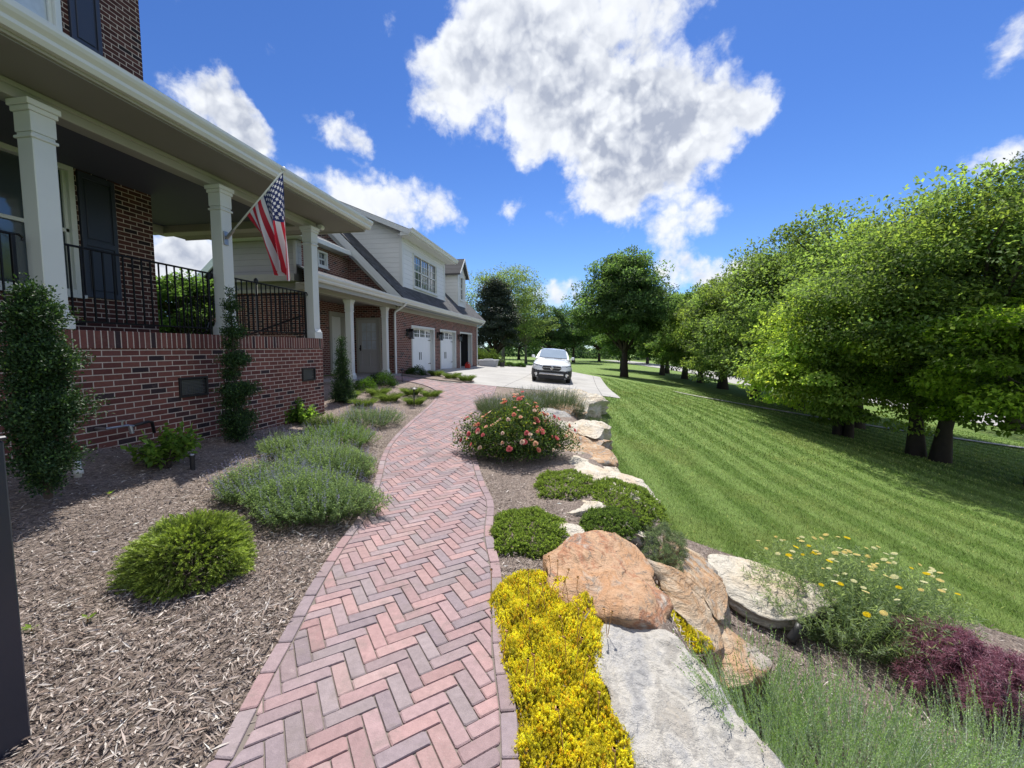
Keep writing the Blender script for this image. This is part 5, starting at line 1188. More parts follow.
# rose bush
c = G0(-.90, 5.85); c = (c[0], c[1], c[2])
T = plant('rose_bush', c, 'wide rose bush covered in coral and peach blossoms beside the path', 'bush')
n = 26000; P, d = shell(n, (c[0], c[1], c[2]+.12), (.76, .66, .60), .55, True, .13, 1); tw = rng.integers(0, 260, n); P += rng.normal(0, .03, (260, 3))[tw]
k = P[:, 2] > c[2]+.01
P, d = P[k], d[k]; n = len(P); V, Fq = leafgeo(P, nrm(rvec(n)+d*.5), .036*(.6+.6*rng.random(n)), .021, nrm(rvec(n)*.6+d*.3+[0, 0, .8]))
cc = mixc(n, [(.06,.11,.035),(.085,.145,.04),(.045,.08,.03)], .2); yl = (rng.random(n) < .10+.12*(P[:, 2] > c[2]+.5))[:, None]; cc = np.where(yl, cc*[2.6, 1.7, 1.0], cc)
put('foliage', [(V, Fq, cc.clip(.004, .5))], M['leaf'], T)
d_ = rvec(40); d_[:, 2] = abs(d_[:, 2])+.2; stemsmb('stem', c, np.array(c)+nrm(d_)*[.65, .55, .6], .007, 'bark', T)
def blossom(cols, r, npet=22):
    V, Fs, cl = [], [], []
    for i in range(npet):
        f = i/npet; a = i*2.4; t_ = .25+1.0*f; R_ = r*(.35+.65*f); base_ = np.array([0, 0, -r*.3])
        o_ = np.array([math.cos(a)*math.sin(t_), math.sin(a)*math.sin(t_), math.cos(t_)]); s_ = np.array([-math.sin(a), math.cos(a), 0]); w_ = R_*.62
        m1_ = base_+o_*R_*.6; b = len(V); V += [base_, m1_-s_*w_, m1_+s_*w_, base_+o_*R_*1.15-s_*w_*.6, base_+o_*R_*1.15+s_*w_*.6]
        Fs += [(b, b+1, b+2), (b+1, b+3, b+4, b+2)]; c_ = np.array(cols[i % len(cols)])*random.uniform(.85, 1.1); cl += [c_, c_]
    return mesh('blossom', V, Fs, M['petal'], cols=cl)
bl = [blossom([(.80,.28,.20),(.85,.38,.26)], .034), blossom([(.86,.50,.32),(.88,.60,.42)], .033), blossom([(.75,.16,.18),(.85,.30,.28)], .037), blossom([(.85,.62,.48),(.88,.72,.60)], .03)]
P, d = shell(500, (c[0], c[1], c[2]+.12), (.79, .69, .64), .97, True, .13, 1); sel = [i for i in range(500) if d[i][2] > .12 and (d[i][1] < .15 or d[i][2] > .6)][:100]
for i in sel:
    b = bpy.data.objects.new('blossom', random.choice(bl)); C.objects.link(b); b.parent = T
    b.location = tuple(P[i]-np.array(c)); b.rotation_euler = Vector(tuple(d[i]+rng.normal(0, .3, 3)+[0, -.2, .2])).to_track_quat('Z', 'Y').to_euler(); s_ = random.uniform(.65, 1.2); b.scale = (s_, s_, s_)
# groundcover cushions
CT = [(.165,.235,.06),(.20,.275,.07),(.12,.18,.05)]
def cushion(label, px, z, rz, n, cols=CT, L=.020, Wd=.008, name='groundcover_cushion', group='dark green cushions of groundcover', m_='leaf', lump=.06, fl=None):
    A = np.array([at(x, y, z) for x, y in px]); cc_ = A.mean(0); u = A[1]-A[0]; v = A[3]-A[2]; ru = np.linalg.norm(u)/2; rv = np.linalg.norm(v)/2; u = u/np.linalg.norm(u); v = v/np.linalg.norm(v)
    T = plant(name, (cc_[0], cc_[1], z), label, 'groundcover', group)
    nt_ = n//11; d = rvec(nt_); d[:, 2] = np.abs(d[:, 2]); lm = 1+lump*np.sin(d[:, 0]*8+z*50)+lump*np.sin(d[:, 1]*11)
    base_ = cc_+(u*(d[:, :1])*ru+v*d[:, 1:2]*rv+np.array([[0, 0, 1]])*d[:, 2:3]*rz)*(lm*(.86+.16*rng.random(nt_)))[:, None]
    nd = nrm(u*d[:, :1]+v*d[:, 1:2]+np.array([[0, 0, 1.0]])*(d[:, 2:3]+.35)+rng.normal(0, .25, (nt_, 3)))
    I = np.repeat(np.arange(nt_), 14); s = np.tile(np.linspace(0, 1, 14), nt_); P = base_[I]-nd[I]*((1-s)*.028)[:, None]; q = rvec(len(I)); q = nrm(q-(q*nd[I]).sum(1, keepdims=True)*nd[I])
    V, Fq = leafgeo(P, nrm(q*(1.05-.6*s)[:, None]+nd[I]*.6), L*(.8+.4*rng.random(len(I))), Wd, None, .1)
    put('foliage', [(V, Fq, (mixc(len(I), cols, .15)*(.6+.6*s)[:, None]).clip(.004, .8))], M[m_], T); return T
cushion('round dark green cushion beside the path edge', [(487,535),(570,537),(528,510),(528,560)], .0, .13, 22000)
cushion('dark green cushion between pale slab and broad flat slab, left one', [(532,487),(597,487),(565,474),(565,503)], .0, .14, 14000)
cushion('long dark green cushion trailing right toward the lawn', [(585,490),(664,520),(632,486),(618,520)], -.03, .15, 18000)
cushion('small dark green cushion in front of the pale narrow slab', [(580,524),(638,530),(612,512),(607,540)], .02, .12, 12000, [(.09,.145,.045),(.11,.17,.05)])
cushion('grey green wispy cushion beside the brown fractured boulder', [(640,545),(684,556),(664,530),(660,570)], -.10, .14, 9000, [(.14,.19,.13),(.19,.24,.17),(.10,.14,.10)], .024, .003, lump=.14)
# golden sedum
SD = [(.84,.72,.055),(.78,.70,.055),(.90,.80,.11),(.55,.56,.06),(.85,.56,.06)]
def sedum(label, px, z, ns, hmax, cols=SD, pr=(.32,.26,.2,.14,.08), stalks=0):
    poly = [at(x, y, z)[:2] for x, y in px]; Pp = np.array(poly); c_ = Pp.mean(0)
    T = plant('golden_sedum', (c_[0], c_[1], z), label, 'groundcover', 'golden sedum mats')
    Q = np.c_[rng.uniform(Pp[:, 0].min(), Pp[:, 0].max(), ns*3), rng.uniform(Pp[:, 1].min(), Pp[:, 1].max(), ns*3)]; Q = Q[inside(poly, Q)][:ns]; n_ = len(Q)
    ed = np.min([np.hypot(*(Q-np.array(dq)).T) for dq in dens(poly, .03)], axis=0)
    hh = hmax*np.clip(ed/.07, .3, 1)*(.75+.3*np.sin(Q[:, 0]*23)*np.sin(Q[:, 1]*19)+.25*rng.random(n_)); z0 = np.maximum(hgt(Q[:, 0], Q[:, 1]), z-.12)
    out = (Q-c_)/.3; ax = nrm(np.c_[out*.12+rng.normal(0, .3, (n_, 2)), np.ones(n_)])
    K = 15; I = np.repeat(np.arange(n_), K); s = np.tile(np.linspace(0, 1, K), n_); top = np.c_[Q, z0+hh]; P = top[I]-ax[I]*((1-s)*.026)[:, None]
    q = rvec(len(I)); q = nrm(q-(q*ax[I]).sum(1, keepdims=True)*ax[I]); D = nrm(q*(1.0-.7*s)[:, None]+ax[I]*.7)
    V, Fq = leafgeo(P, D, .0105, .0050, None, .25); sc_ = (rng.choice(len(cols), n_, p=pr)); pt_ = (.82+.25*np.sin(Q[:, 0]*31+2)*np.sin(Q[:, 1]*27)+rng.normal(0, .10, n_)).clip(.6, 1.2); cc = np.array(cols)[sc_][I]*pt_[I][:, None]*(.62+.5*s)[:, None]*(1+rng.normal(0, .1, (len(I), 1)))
    lo, FL_ = leafgeo(np.c_[Q, z0], ax, hh*1.0, .009, None, 0, .5)
    put('foliage', [(V, Fq, cc.clip(.01, .85)), (lo, FL_, np.tile([[.42, .38, .04]], (n_, 1)))], M['succ'], T)
    if stalks:
        for k in range(stalks):
            mb = MB()
            q_ = Q[rng.integers(0, n_)]; z_ = z+hmax*.8; l_ = random.uniform(.07, .15); dx, dy = random.uniform(-.03, .05), random.uniform(-.03, .03)
            mb.tube([(q_[0], q_[1], z_-.04), (q_[0]+dx*.5, q_[1]+dy*.5, z_+l_*.5), (q_[0]+dx, q_[1]+dy, z_+l_)], .0018, 4)
            for j in range(5): mb.box(q_[0]+dx-.006+random.uniform(-.006, .006), q_[0]+dx+.003, q_[1]+dy-.004+random.uniform(-.006, .006), q_[1]+dy+.003, z_+l_-.004, z_+l_+.004)
            mb.build('dry_stalk', M['stalk'], T)
M['stalk'] = simple('dry_stalk', (.42, .22, .08), .8)
SDP = [(500,576),(540,570),(580,586),(603,606),(612,632),(612,660),(614,690),(628,720),(642,750),(652,800),(560,830),(522,790),(506,748),(510,718),(500,692),(496,662),(492,632),(483,604)]
sedum('big golden yellow sedum mat between the path and the grey boulder', SDP, .03, 8500, .085, stalks=26)
sedum('small golden yellow sedum tucked between the leaning stone slabs', [(655,578),(668,584),(688,604),(712,624),(716,632),(700,634),(678,628),(662,610)], -.12, 700, .06)
# lavender clump at the path end
def upright(label, c, r, ns, Ht, cols, cols2, name, group, lean=(0, 0), K=22, L=.026, Wd=.006, spread=.35, fl=0, flc=None):
    T = plant(name, c, label, 'perennial', group); an = rng.uniform(0, 2*math.pi, ns); ra = np.sqrt(rng.random(ns))
    P0 = np.array(c)+np.c_[np.cos(an)*ra*r[0], np.sin(an)*ra*r[1], np.zeros(ns)]; P0[:, 2] = hgt(P0[:, 0], P0[:, 1])
    ax = nrm(np.c_[np.cos(an)*ra*spread+lean[0]+rng.normal(0, .10, ns), np.sin(an)*ra*spread+lean[1]+rng.normal(0, .10, ns), np.ones(ns)]); hh = Ht*(.6+.5*rng.random(ns))
    I = np.repeat(np.arange(ns), K); s = np.tile(np.linspace(.12, 1, K), ns); P = P0[I]+ax[I]*(s*hh[I])[:, None]; P[:, :2] += (ax[I][:, :2])*(s**2*hh[I]*.25)[:, None]
    q = rvec(len(I)); q = nrm(q-(q*ax[I]).sum(1, keepdims=True)*ax[I]); V, Fq = leafgeo(P, nrm(q*(.9-.4*s)[:, None]+ax[I]*.9), L*(1.1-.4*s), Wd, None, 0)
    hi = mixc(len(I), cols, .13); lo = mixc(len(I), cols2, .13); cc = lo*(1-s[:, None])+hi*s[:, None]
    put('foliage', [(V, Fq, cc.clip(.005, .8))], M['needle'], T)
    top = P0+ax*hh[:, None]; top[:, :2] += ax[:, :2]*(hh*.25)[:, None]; ST, FS = leafgeo(P0, top-P0, np.linalg.norm(top-P0, axis=1), .004, None, 0, .5); put('stem', [(ST, FS, mixc(ns, cols2, .1)*.8)], M['needle'], T)
    if fl:
        k = rng.choice(ns, fl, replace=False); I = np.repeat(k, 14); s = np.tile(np.linspace(0, 1, 14), fl); P = top[I]+ax[I]*(s*.05)[:, None]; V, Fq = leafgeo(P, rvec(len(I)), .010, .007)
        put('flower_spikes', [(V, Fq, mixc(len(I), flc, .12))], M['petal'], T)
LV = [(.18,.23,.15),(.23,.28,.20),(.14,.19,.11)]
FLV = [(.40,.38,.48),(.48,.46,.54),(.33,.33,.38)]
upright('grey green lavender clump behind the rose bush, left part', G0(-1.55, 9.2), (.6, .7), 1500, .5, LV, [(.07,.11,.05)], 'lavender', 'lavender clumps behind the roses', fl=160, flc=FLV)
upright('grey green lavender clump with pale spikes in front of the car', G0(-.75, 10.6), (.8, .6), 1700, .55, LV, [(.07,.11,.05)], 'lavender', 'lavender clumps behind the roses', fl=260, flc=FLV)
upright('low green lavender clump left of the rose bush by the path', G0(-2.1, 9.9), (.35, .5), 600, .3, LV, [(.07,.12,.05)], 'lavender', 'lavender clumps behind the roses')
upright('small grey clump among the stones by the parking pad', G0(.35, 10.2), (.3, .35), 260, .3, [(.14,.15,.15),(.11,.13,.12)], [(.08,.10,.08)], 'lavender', 'lavender clumps behind the roses')
mound('low green plant between the two farthest stones', G0(.25, 12.2), (.3, .4, .25), 1500, .04, .02, [(.06,.12,.03)], name='low_plant')
mound('little yellow flowered plant behind the rose bush', (*W(.55, 6.8), .12), (.13, .12, .16), 900, .02, .014, [(.75,.45,.05),(.7,.5,.1),(.3,.3,.05)], name='low_plant', m_='petal')
# terrace plants at the lower right
RS = [(.22,.36,.09),(.28,.42,.11),(.17,.29,.08)]; RS2 = [(.50,.58,.52),(.62,.70,.64),(.30,.38,.30)]
for q, r_, ns, h_, l, le in [((1.22,1.72),(.26,.24),430,.36,'silvery green lavender hugging the grey boulder at the bottom',(-.05,0)),((1.75,1.95),(.34,.32),620,.42,'dense green lavender clump in the lower right foreground, middle one',(.05,0)),((1.42,2.35),(.3,.26),430,.36,'green lavender behind the silvery one, beside the tan slab',(-.1,.05)),((2.2,1.75),(.34,.3),560,.42,'silvery lavender clump at the bottom right, below the maple',(.12,0)),((2.75,1.95),(.3,.3),200,.46,'sparse lavender with long curving green shoots at the bottom right border',(.3,.1))]:
    upright(l, (*W(*q), h1(*W(*q))), r_, ns, h_, RS, RS2, 'lavender_clump', 'lavender clumps in the right foreground', lean=le, K=46, L=.0145, Wd=.0056, spread=.5)
def yarrow(c, r, ns, Ht):
    T = plant('yarrow', c, 'big feathery yarrow plant with flat yellow and cream flower heads by the lawn', 'perennial'); an = rng.uniform(0, 2*math.pi, ns); ra = np.sqrt(rng.random(ns))
    P0 = np.array(c)+np.c_[np.cos(an)*ra*r[0]*.5, np.sin(an)*ra*r[1]*.5, np.zeros(ns)]; dome = np.sqrt(1-.6*ra**2)*Ht*(.6+.45*rng.random(ns)); tp = P0+np.c_[np.cos(an)*ra*r[0]*.5, np.sin(an)*ra*r[1]*.5, dome]
    K = 52; I = np.repeat(np.arange(ns), K); s = np.tile(.1+.88*np.linspace(0, 1, K), ns); P = P0[I]+(tp-P0)[I]*s[:, None]; ax = nrm(tp-P0)[I]; q = rvec(len(I)); D = nrm(q-(q*ax).sum(1, keepdims=True)*ax*.8+ax*.55)
    V, Fq = leafgeo(P, D, .050*(1.15-.35*s)*(.6+.7*rng.random(len(I))), .0065, None, .1); put('foliage', [(V, Fq, (mixc(len(I), [(.20,.27,.16),(.26,.33,.21),(.14,.20,.11)], .15)*(.7+.5*s)[:, None]).clip(.005, .7))], M['leaf'], T)
    ST, FS = leafgeo(P0, tp-P0, np.linalg.norm(tp-P0, axis=1)*1.02, .005, None, 0, .5); put('stem', [(ST, FS, mixc(ns, [(.13,.19,.10)], .1))], M['leaf'], T)
    def head(col):
        V, Fs, cl = [], [], []
        for i in range(60):
            a = i*2.4; rr_ = .020*math.sqrt(i/60); x, y = rr_*math.cos(a), rr_*math.sin(a); z = -.12*rr_; b = len(V); e = .0035
            V += [(x-e, y, z), (x, y-e, z), (x+e, y, z), (x, y+e, z), (x, y, z+.005)]; Fs += [(b, b+1, b+4), (b+1, b+2, b+4), (b+2, b+3, b+4), (b+3, b, b+4)]; c_ = np.array(col)*random.uniform(.8, 1.1); cl += [c_]*4
        for i in range(6): a = i*1.05; b = len(V); V += [(0, 0, -.03), (.018*math.cos(a), .018*math.sin(a), -.004), (.018*math.cos(a)+.002, .018*math.sin(a), -.004)]; Fs += [(b, b+1, b+2)]; cl += [np.array((.1, .16, .07))]
        return mesh('flower_head', V, Fs, M['petal'], cols=cl)
    hs = [head((.92,.82,.42)), head((.92,.90,.62)), head((.95,.80,.05))]
    o_ = np.argsort(-tp[:, 2]+rng.random(ns)*.25)[:85]
    for k in o_:
        h_ = bpy.data.objects.new('flower_head', hs[rng.choice(3, p=[.45, .35, .2])]); C.objects.link(h_); h_.parent = T; h_.location = tuple(tp[k]+ax[k*K]*.02-np.array(c)); h_.rotation_euler = (random.uniform(-.35, .35), random.uniform(-.35, .35), 0); s_ = random.uniform(.6, 1.25); h_.scale = (s_, s_, s_)
q = W(2.75, 3.25); yarrow((*q, h1(*q)), (.80, .70), 620, .68)
# purple laceleaf maple
q = W(3.02, 2.5); c = (*q, h1(*q)); T = plant('laceleaf_maple', c, 'small purple laceleaf maple arching over the white boulder at the right', 'shrub'); mb = MB(); PT = []
for k in range(64):
    a = rng.uniform(0, 2*math.pi); rr_ = rng.uniform(.18, .48); top = np.array(c)+[math.cos(a)*rr_*.35, math.sin(a)*rr_*.35, .42*rng.uniform(.65, 1.1)]; end = np.array(c)+[math.cos(a)*rr_, math.sin(a)*rr_, rng.uniform(.12, .36)]
    pts = [np.array(c)+[0, 0, .02], top*.5+np.array(c)*.5+[0, 0, .08], top, (top+end)/2+[0, 0, .05], end]; mb.tube([tuple(p_) for p_ in pts], [.012, .008, .005, .003, .0015], 4, cap=False)
    for j in range(120): s = 1.4+2.6*rng.random(); i = int(s); PT.append(pts[i]*(1-(s-i))+pts[min(i+1, 4)]*(s-i))
mb.build('stem', M['bark'], T); PT = np.array(PT)+rng.normal(0, .022, (len(PT), 3)); I = np.repeat(np.arange(len(PT)), 6); n = len(I)
V, Fq = leafgeo(PT[I], nrm(rvec(n)+[0, 0, -.55]+nrm(PT[I]-np.array(c))*.5), .042*(.6+.5*rng.random(n)), .0035, None, 0)
put('foliage', [(V, Fq, mixc(n, [(.25,.085,.12),(.33,.14,.19),(.16,.055,.085),(.42,.26,.31)], .18).clip(.005, .5))], M['petal'], T)
# weeds poking through the mulch
for px, py, l in ((88,625,'tiny light green seedling in the bare mulch in front of the spruce'),(32,636,'tiny light green seedling near the dark post'),(110,497,'small pale green sprout under the large evergreen shrub')):
    g_ = gp(px, py); T = plant('seedling', g_, l, 'seedling', 'seedlings in the mulch'); n = 5; an = rng.uniform(0, 6.28, n); V, Fq = leafgeo(np.tile(np.array(g_)+[0, 0, .03], (n, 1)), np.c_[np.cos(an), np.sin(an), np.full(n, .5)], .045, .02, np.tile([[0, 0, 1.0]], (n, 1))); put('leaves', [(V, Fq, mixc(n, [(.22,.34,.05)], .1))], M['leaf'], T)
    mb = MB(); mb.tube([(g_[0], g_[1], g_[2]), (g_[0], g_[1], g_[2]+.035)], .002, 4); mb.build('stem', M['stalk'], T)
# ------------------------------------------------------------------ small objects
g_ = (-1.995, 1.14, 0)
T = empty('dark_post', (-2.1, 1.10, -.05), 'dark blue black square post at the bottom left corner', 'post')
PZ = at(6, 440, 0)
z0 = .1; m1 = MB(); m1.box(-2.17, -2.04, 1.03, 1.16, -.1, 1.22, .008); m1.build('shaft', M['darkpost'], T)
m1 = MB(); m1.box(-2.175, -2.035, 1.025, 1.165, 1.22, 1.235, .005); m1.build('cap', M['darkpost'], T)
# path lights
def mushroom(c, Ht, r, label, m_='blackp', group=None, name='path_light'):
    T = empty(name, c, label, 'garden light', group); m1 = MB(); m1.tube([(c[0], c[1], c[2]-.08), (c[0], c[1], c[2]+Ht-.03)], .012, 8); m1.build('stake', M[m_], T, smooth=True)
    m1 = MB(); m1.lathe((c[0], c[1], c[2]+Ht), [(.02, -.06), (.024, -.015), (r, -.012), (r, -.004), (r*.55, .022), (.012, .035), (.002, .037)], 20); m1.build('hood', M[m_], T)
mushroom(G0(-4.07, 9.75), .46, .095, 'mushroom path light in the mulch at the bend of the path', group='mushroom path lights')
mushroom(G0(-5.9, 13.15), .42, .095, 'mushroom path light near the entry porch column', group='mushroom path lights')
c = at(532, 437, .33); mushroom((c[0], c[1], h1(c[0], c[1])), .34-h1(c[0], c[1]), .11, 'weathered grey mushroom light standing in the rose bush', 'lampgrey', 'mushroom path lights')
c = gp(193, 471); T = empty('stake_light', c, 'short black cylinder light stuck in the mulch by the wall', 'garden light'); m1 = MB(); m1.lathe(c, [(.024, -.05), (.024, .15), (.03, .155), (.03, .17), (.02, .175)], 14); m1.build('body', M['blackp'], T); m1 = MB(); m1.lathe((c[0], c[1], c[2]+.175), [(.02, 0), (.018, .008)], 14); m1.build('lens', M['greybin'], T)
c = at(795, 634, -.60); c = (c[0], c[1], h1(c[0], c[1])+.02); T = empty('spotlight', c, 'black tilted garden spotlight under the yarrow', 'garden light')
m1 = MB(); m1.tube([(c[0], c[1], c[2]-.05), (c[0], c[1], c[2]+.06)], .01, 8); m1.build('stake', M['blackp'], T)
m1 = MB(); a_ = Vector((c[0]-.045, c[1]-.02, c[2]+.03)); b_ = Vector((c[0]+.05, c[1]+.01, c[2]+.14)); m1.tube([a_, a_.lerp(b_, .15), a_.lerp(b_, .7), b_], [.028, .034, .036, .042], 14); m1.build('head', M['blackp'], T, smooth=True)
cb = [at(x, y, z) for x, y, z in ((696,592,-.22),(708,600,-.3),(718,612,-.38),(727,622,-.42),(735,626,-.52))]
m1 = MB(); m1.tube(cb, .006, 6); tag(m1.build('cable', M['blackp'], None, tuple(cb[0])), 'black cable running over the brown boulder down to the mulch', 'cable')
# hose tap at the wall
c = (-5.24, 3.95, .62); T = empty('hose_tap', (-5.28, 4.0, .5), 'grey metal hose tap and black pipe low on the brick wall', 'tap')
m1 = MB(); m1.tube([(-5.30, 3.75, .66), (-5.16, 3.75, .66), (-5.14, 3.95, .66), (-5.14, 4.02, .64)], .014, 8); m1.tube([(-5.14, 3.9, .66), (-5.14, 3.9, .72)], .01, 6); m1.lathe((-5.14, 3.9, .72), [(.035, 0), (.035, .01)], 10); m1.tube([(-5.14, 3.98, .65), (-5.13, 3.99, .56)], .022, 8); m1.build('tap_body', M['metal'], T)
m1 = MB(); m1.tube([(-5.14, 4.02, .645), (-5.16, 4.2, .66), (-5.2, 4.28, .64), (-5.2, 4.3, .50)], .018, 8); m1.build('pipe', M['blackp'], T, smooth=True)
c = at(78, 474, .42); T = empty('drain_pipe_end', c, 'white plastic pipe stub beside the large evergreen shrub', 'pipe'); m1 = MB(); m1.tube([(c[0], c[1], c[2]-.03), (c[0], c[1], c[2]+.14)], .025, 12); m1.lathe((c[0], c[1], c[2]+.0), [(.04, 0), (.035, .04), (.026, .05)], 12); m1.build('pipe', M['white'], T, smooth=True)
# things at the garage
z_ = h1(-6.4, 24.3)+.02
T = empty('blue_drum', (-7.5, 26.58, z_), 'blue plastic drum just inside the open garage door', 'drum'); m1 = MB(); m1.lathe((-7.5, 26.58, z_+.08), [(.24, 0), (.27, .04), (.27, .3), (.285, .32), (.27, .34), (.27, .6), (.285, .62), (.27, .64), (.26, .86), (.22, .9)], 22); m1.build('barrel', M['blue'], T, smooth=True)
m1 = MB(); m1.lathe((-7.5, 26.58, z_+.98), [(.25, 0), (.25, .02), (.1, .05)], 22); m1.build('lid', M['blue'], T)
T = empty('gas_can', (-6.6, 24.0, z_), 'red plastic fuel can standing outside the open garage door', 'can'); m1 = MB(); m1.box(-6.75, -6.45, 23.85, 24.1, z_, z_+.28, .04); m1.build('body', M['red'], T); m1 = MB(); m1.tube([(-6.7, 23.97, z_+.27), (-6.65, 23.97, z_+.36), (-6.52, 23.97, z_+.36), (-6.5, 23.97, z_+.27)], .02, 6); m1.build('handle', M['red'], T)
z_ = h1(-6.0, 28.2)+.02; T = empty('storage_tote', (-6.3, 28.3, z_), 'pale grey plastic storage tote on the drive at the garage corner', 'tote')
m1 = MB(); m1.prism([(-6.85, z_), (-5.75, z_), (-5.65, z_+.42), (-6.95, z_+.42)], 'y', 27.9, 28.7); m1.build('bin', M['greybin'], T); m1 = MB(); m1.box(-7.0, -5.6, 27.85, 28.75, z_+.42, z_+.48, .02); m1.box(-6.6, -6.0, 28.1, 28.5, z_+.48, z_+.54, .02); m1.build('lid', M['greybin'], T)
T = empty('black_bucket', (-5.3, 28.2, z_), 'small black bucket right of the storage tote', 'bucket'); m1 = MB(); m1.lathe((-5.3, 28.2, z_), [(.15, 0), (.19, .3), (.2, .3), (.2, .32), (.17, .32), (.15, .1)], 16); m1.build('pail', M['blackp'], T); m1 = MB(); m1.tube([(-5.49, 28.2, z_+.3), (-5.42, 28.2, z_+.45), (-5.3, 28.2, z_+.5), (-5.18, 28.2, z_+.45), (-5.11, 28.2, z_+.3)], .006, 5); m1.build('handle', M['metal'], T)

# ------------------------------------------------------------------ car
cy0 = 19.0; cx0 = -1.32
zl, zr = h1(cx0-.8, cy0+.9)+.02, h1(cx0+.8, cy0+.9)+.02; zf, zb_ = h1(cx0, cy0+.9), h1(cx0, cy0+3.6)
CAR = empty('parked_car', (cx0, cy0, (zl+zr)/2-(zb_-zf)/2.7*.9), 'white station wagon with black lower cladding parked facing the viewer on the pad', 'car')
CAR.rotation_euler = (math.atan2(zb_-zf, 2.7), math.atan2(zl-zr, 1.6), R(3))
ORG[CAR.name] = (0, 0, 0)
carp, t_, p, o = mat('white_car_paint'); p.inputs['Base Color'].default_value = (.78, .80, .82, 1); p.inputs['Roughness'].default_value = .25; p.inputs['Coat Weight'].default_value = 1; p.inputs['Coat Roughness'].default_value = .04
M['tyre'] = simple('tyre', (.012, .012, .012), .8); M['clad'] = simple('black_cladding', (.018, .018, .02), .55); M['chrome'] = simple('chrome', (.6, .6, .62), .15, 1, bump=0)
M['cglass'] = simple('car_glass', (.30, .36, .40), .04, var=.15, scale=.8, bump=0, spec=1, coat=1); M['headl'] = simple('headlight', (.10, .11, .15), .08, var=.4, scale=10, bump=0, coat=1)  # car glass base is pale blue, sky reflection painted into the colour
hw = .92
def prof(w_, zb, zs, zt, crown): return [(0, zb), (w_*.8, zb), (w_*.96, zb+.06), (w_*.995, zb+.25), (w_, (zb+zs)/2), (w_*.985, zs-.12), (w_*.95, zs-.02), (w_*.86, zs+.03), (w_*.6, zt-.012), (w_*.3, zt), (0, zt+crown)]
ST = [(0.02,.60,.34,.72,.76,.01),(.06,.74,.26,.76,.82,.01),(.16,.84,.22,.82,.90,.01),(.34,.90,.22,.88,.96,.015),(.7,.92,.24,.93,1.02,.02),(1.15,.925,.24,.97,1.07,.02),(1.5,.925,.24,1.0,1.10,.01),(2.4,.925,.24,1.02,1.08,0),(3.4,.925,.24,1.03,1.08,0),(4.2,.92,.26,1.05,1.10,0),(4.6,.88,.30,1.05,1.08,0),(4.78,.80,.36,.98,1.02,0)]
V, Fs = [], []; 
for (y, w_, zb, zs, zt, cr) in ST:
    h_ = prof(w_, zb, zs, zt, cr); ring = [(x, y, z) for x, z in h_]+[(-x, y, z) for x, z in h_[-2:0:-1]]; V += ring
nr = 20
for i in range(len(ST)-1):
    for k in range(nr): Fs.append((i*nr+k, i*nr+(k+1) % nr, (i+1)*nr+(k+1) % nr, (i+1)*nr+k))
Fs += [tuple(range(nr-1, -1, -1)), tuple(range((len(ST)-1)*nr, len(ST)*nr))]
body = obj('body', V, Fs, carp, CAR, smooth=True)
GHS = [(1.42,.80,1.06,1.07),(1.9,.74,1.06,1.34),(2.3,.66,1.06,1.50),(2.7,.63,1.06,1.55),(3.9,.62,1.06,1.55),(4.4,.66,1.06,1.44),(4.72,.76,1.06,1.10)]
V, Fs = [], []
for (y, wt, z0_, z1_) in GHS:
    wb = .84 if y < 4.5 else .8; f = (z1_-z0_)/.49; w1 = wb-(wb-wt)*min(1, 1)
    V += [(-wb, y, z0_), (-w1, y, z1_-.04*f), (-w1*.86, y, z1_), (0, y, z1_+.03*f), (w1*.86, y, z1_), (w1, y, z1_-.04*f), (wb, y, z0_)]
for i in range(len(GHS)-1):
    for k in range(6): Fs.append((i*7+k, i*7+k+1, (i+1)*7+k+1, (i+1)*7+k))
Fs += [tuple(range(7)), tuple(range(len(GHS)*7-1, len(GHS)*7-8, -1))]
obj('cabin', V, Fs, carp, CAR, smooth=False)
m1 = MB(); m1.add([(-.70, 1.50, 1.115), (.70, 1.50, 1.115), (.60, 2.20, 1.49), (.3, 2.2, 1.505), (-.3, 2.2, 1.505), (-.60, 2.20, 1.49)], [(0, 1, 2, 3, 4, 5)]); m1.V = [(x, y-.012, z+.028) for x, y, z in m1.V]
ws = m1.build('windshield', M['cglass'], CAR)
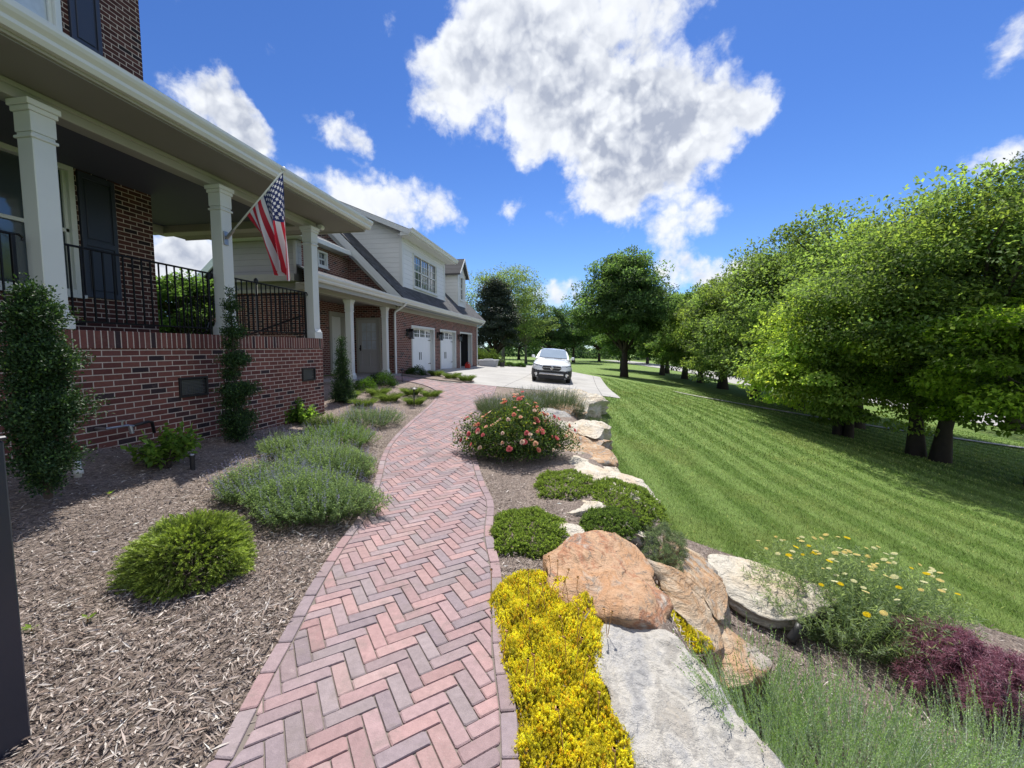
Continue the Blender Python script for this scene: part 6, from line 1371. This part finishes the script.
for s in (-1, 1):
    m1 = MB(); m1.add([(s*.845, 1.75, 1.12), (s*.845, 4.3, 1.12), (s*.675, 4.1, 1.46), (s*.675, 2.35, 1.46)], [(0, 1, 2, 3)]); m1.build('side_window', M['cglass'], CAR)
    m1 = MB(); m1.prism([(s*.66, .70), (s*.66, .80), (s*.46, .785), (s*.40, .735), (s*.44, .72)], 'y', .055, .09)
    V_ = [(s*.42, .075, .745), (s*.45, .07, .80), (s*.72, .10, .835), (s*.86, .34, .87), (s*.875, .36, .79), (s*.74, .115, .745), (s*.62, .085, .725)]
    m1 = MB(); m1.add([(x+s*.004, y-.03, z) for x, y, z in V_]+[(x, y+.1, z) for x, y, z in V_], [(0, 1, 2, 3, 4, 5, 6)]+[(i, (i+1) % 7, 7+(i+1) % 7, 7+i) for i in range(7)]); m1.build('headlight', M['headl'], CAR)
    m1 = MB(); m1.lathe((s*.74, .075, .42), [(.05, .05), (.05, -.0), (.04, -.012)], 12, axis='y'); m1.build('fog_lamp', M['chrome'], CAR)
    m1 = MB(); m1.box(min(s*.90, s*1.06), max(s*.90, s*1.06), 1.72, 1.86, 1.08, 1.22, .035); m1.box(min(s*.84, s*.92), max(s*.84, s*.92), 1.76, 1.82, 1.07, 1.11, .01); m1.build('mirror', carp, CAR)
    m1 = MB(); m1.tube([(s*.60, 2.4, 1.56), (s*.60, 2.5, 1.60), (s*.60, 4.0, 1.60), (s*.62, 4.15, 1.55)], .018, 6); m1.build('roof_rail', M['clad'], CAR)
    for y in (.92, 3.66):
        m1 = MB(); m1.lathe((s*.70, y, .34), [(.22, 0), (.335, .02), (.345, .06), (.345, .17), (.335, .205), (.23, .22)] if s > 0 else [(.22, 0), (.335, -.02), (.345, -.06), (.345, -.17), (.335, -.205), (.23, -.22)], 26, axis='x'); wh = m1.build('wheel', M['tyre'], CAR, smooth=True)
        m1 = MB(); m1.lathe((s*.91, y, .34), [(.22, 0), (.20, .012*s), (.05, .02*s), (.03, .03*s)], 26, axis='x'); m1.build('rim', M['metal'], wh)
        m1 = MB(); pts = [(y+.40*math.cos(a), .34+.40*math.sin(a)) for a in np.linspace(0, math.pi, 13)]; pin = [(y+.35*math.cos(a), .34+.35*math.sin(a)) for a in np.linspace(math.pi, 0, 13)]
        m1.prism(pts+pin, 'x', s*.80, s*.945); m1.build('wheel_arch', M['clad'], CAR)
    m1 = MB(); m1.box(min(s*.90, s*.945), max(s*.90, s*.945), 1.3, 3.28, .24, .42, .015); m1.build('side_sill', M['clad'], CAR)
    m1 = MB(); m1.add([(s*.55, -.005, .28), (s*.55, -.005, .50), (s*.68, .03, .60), (s*.84, .10, .62), (s*.935, .30, .64), (s*.935, .42, .62), (s*.92, .42, .26), (s*.82, .12, .24)], [(0, 1, 2, 3, 4, 5, 6, 7)]); m1.build('bumper_corner', M['clad'], CAR)
m1 = MB(); m1.prism([(-.36, .60), (-.44, .70), (-.40, .80), (.40, .80), (.44, .70), (.36, .60)], 'y', -.015, .05); gr = m1.build('grille', M['clad'], CAR)
m1 = MB(); m1.box(-.43, .43, -.028, -.016, .70, .725, .004); m1.lathe((0, -.03, .712), [(.075, 0), (.075, -.012), (.05, -.018)], 20, axis='y'); m1.build('badge', M['chrome'], gr)
m1 = MB(); m1.box(-.78, .78, -.005, .1, .47, .56, .02); m1.box(-.60, .60, -.02, .06, .20, .40, .02); m1.build('lower_intake', M['clad'], CAR)
m1 = MB(); m1.box(-.56, .56, -.035, .03, .38, .44, .012); m1.build('skid_plate', M['chrome'], CAR)
m1 = MB(); m1.tube([(-.6, 1.52, 1.13), (-.05, 1.60, 1.175)], .009, 4); m1.tube([(.05, 1.52, 1.135), (.6, 1.60, 1.16)], .009, 4); m1.build('wiper', M['clad'], CAR)

print('OBJECTS', len(bpy.data.objects))
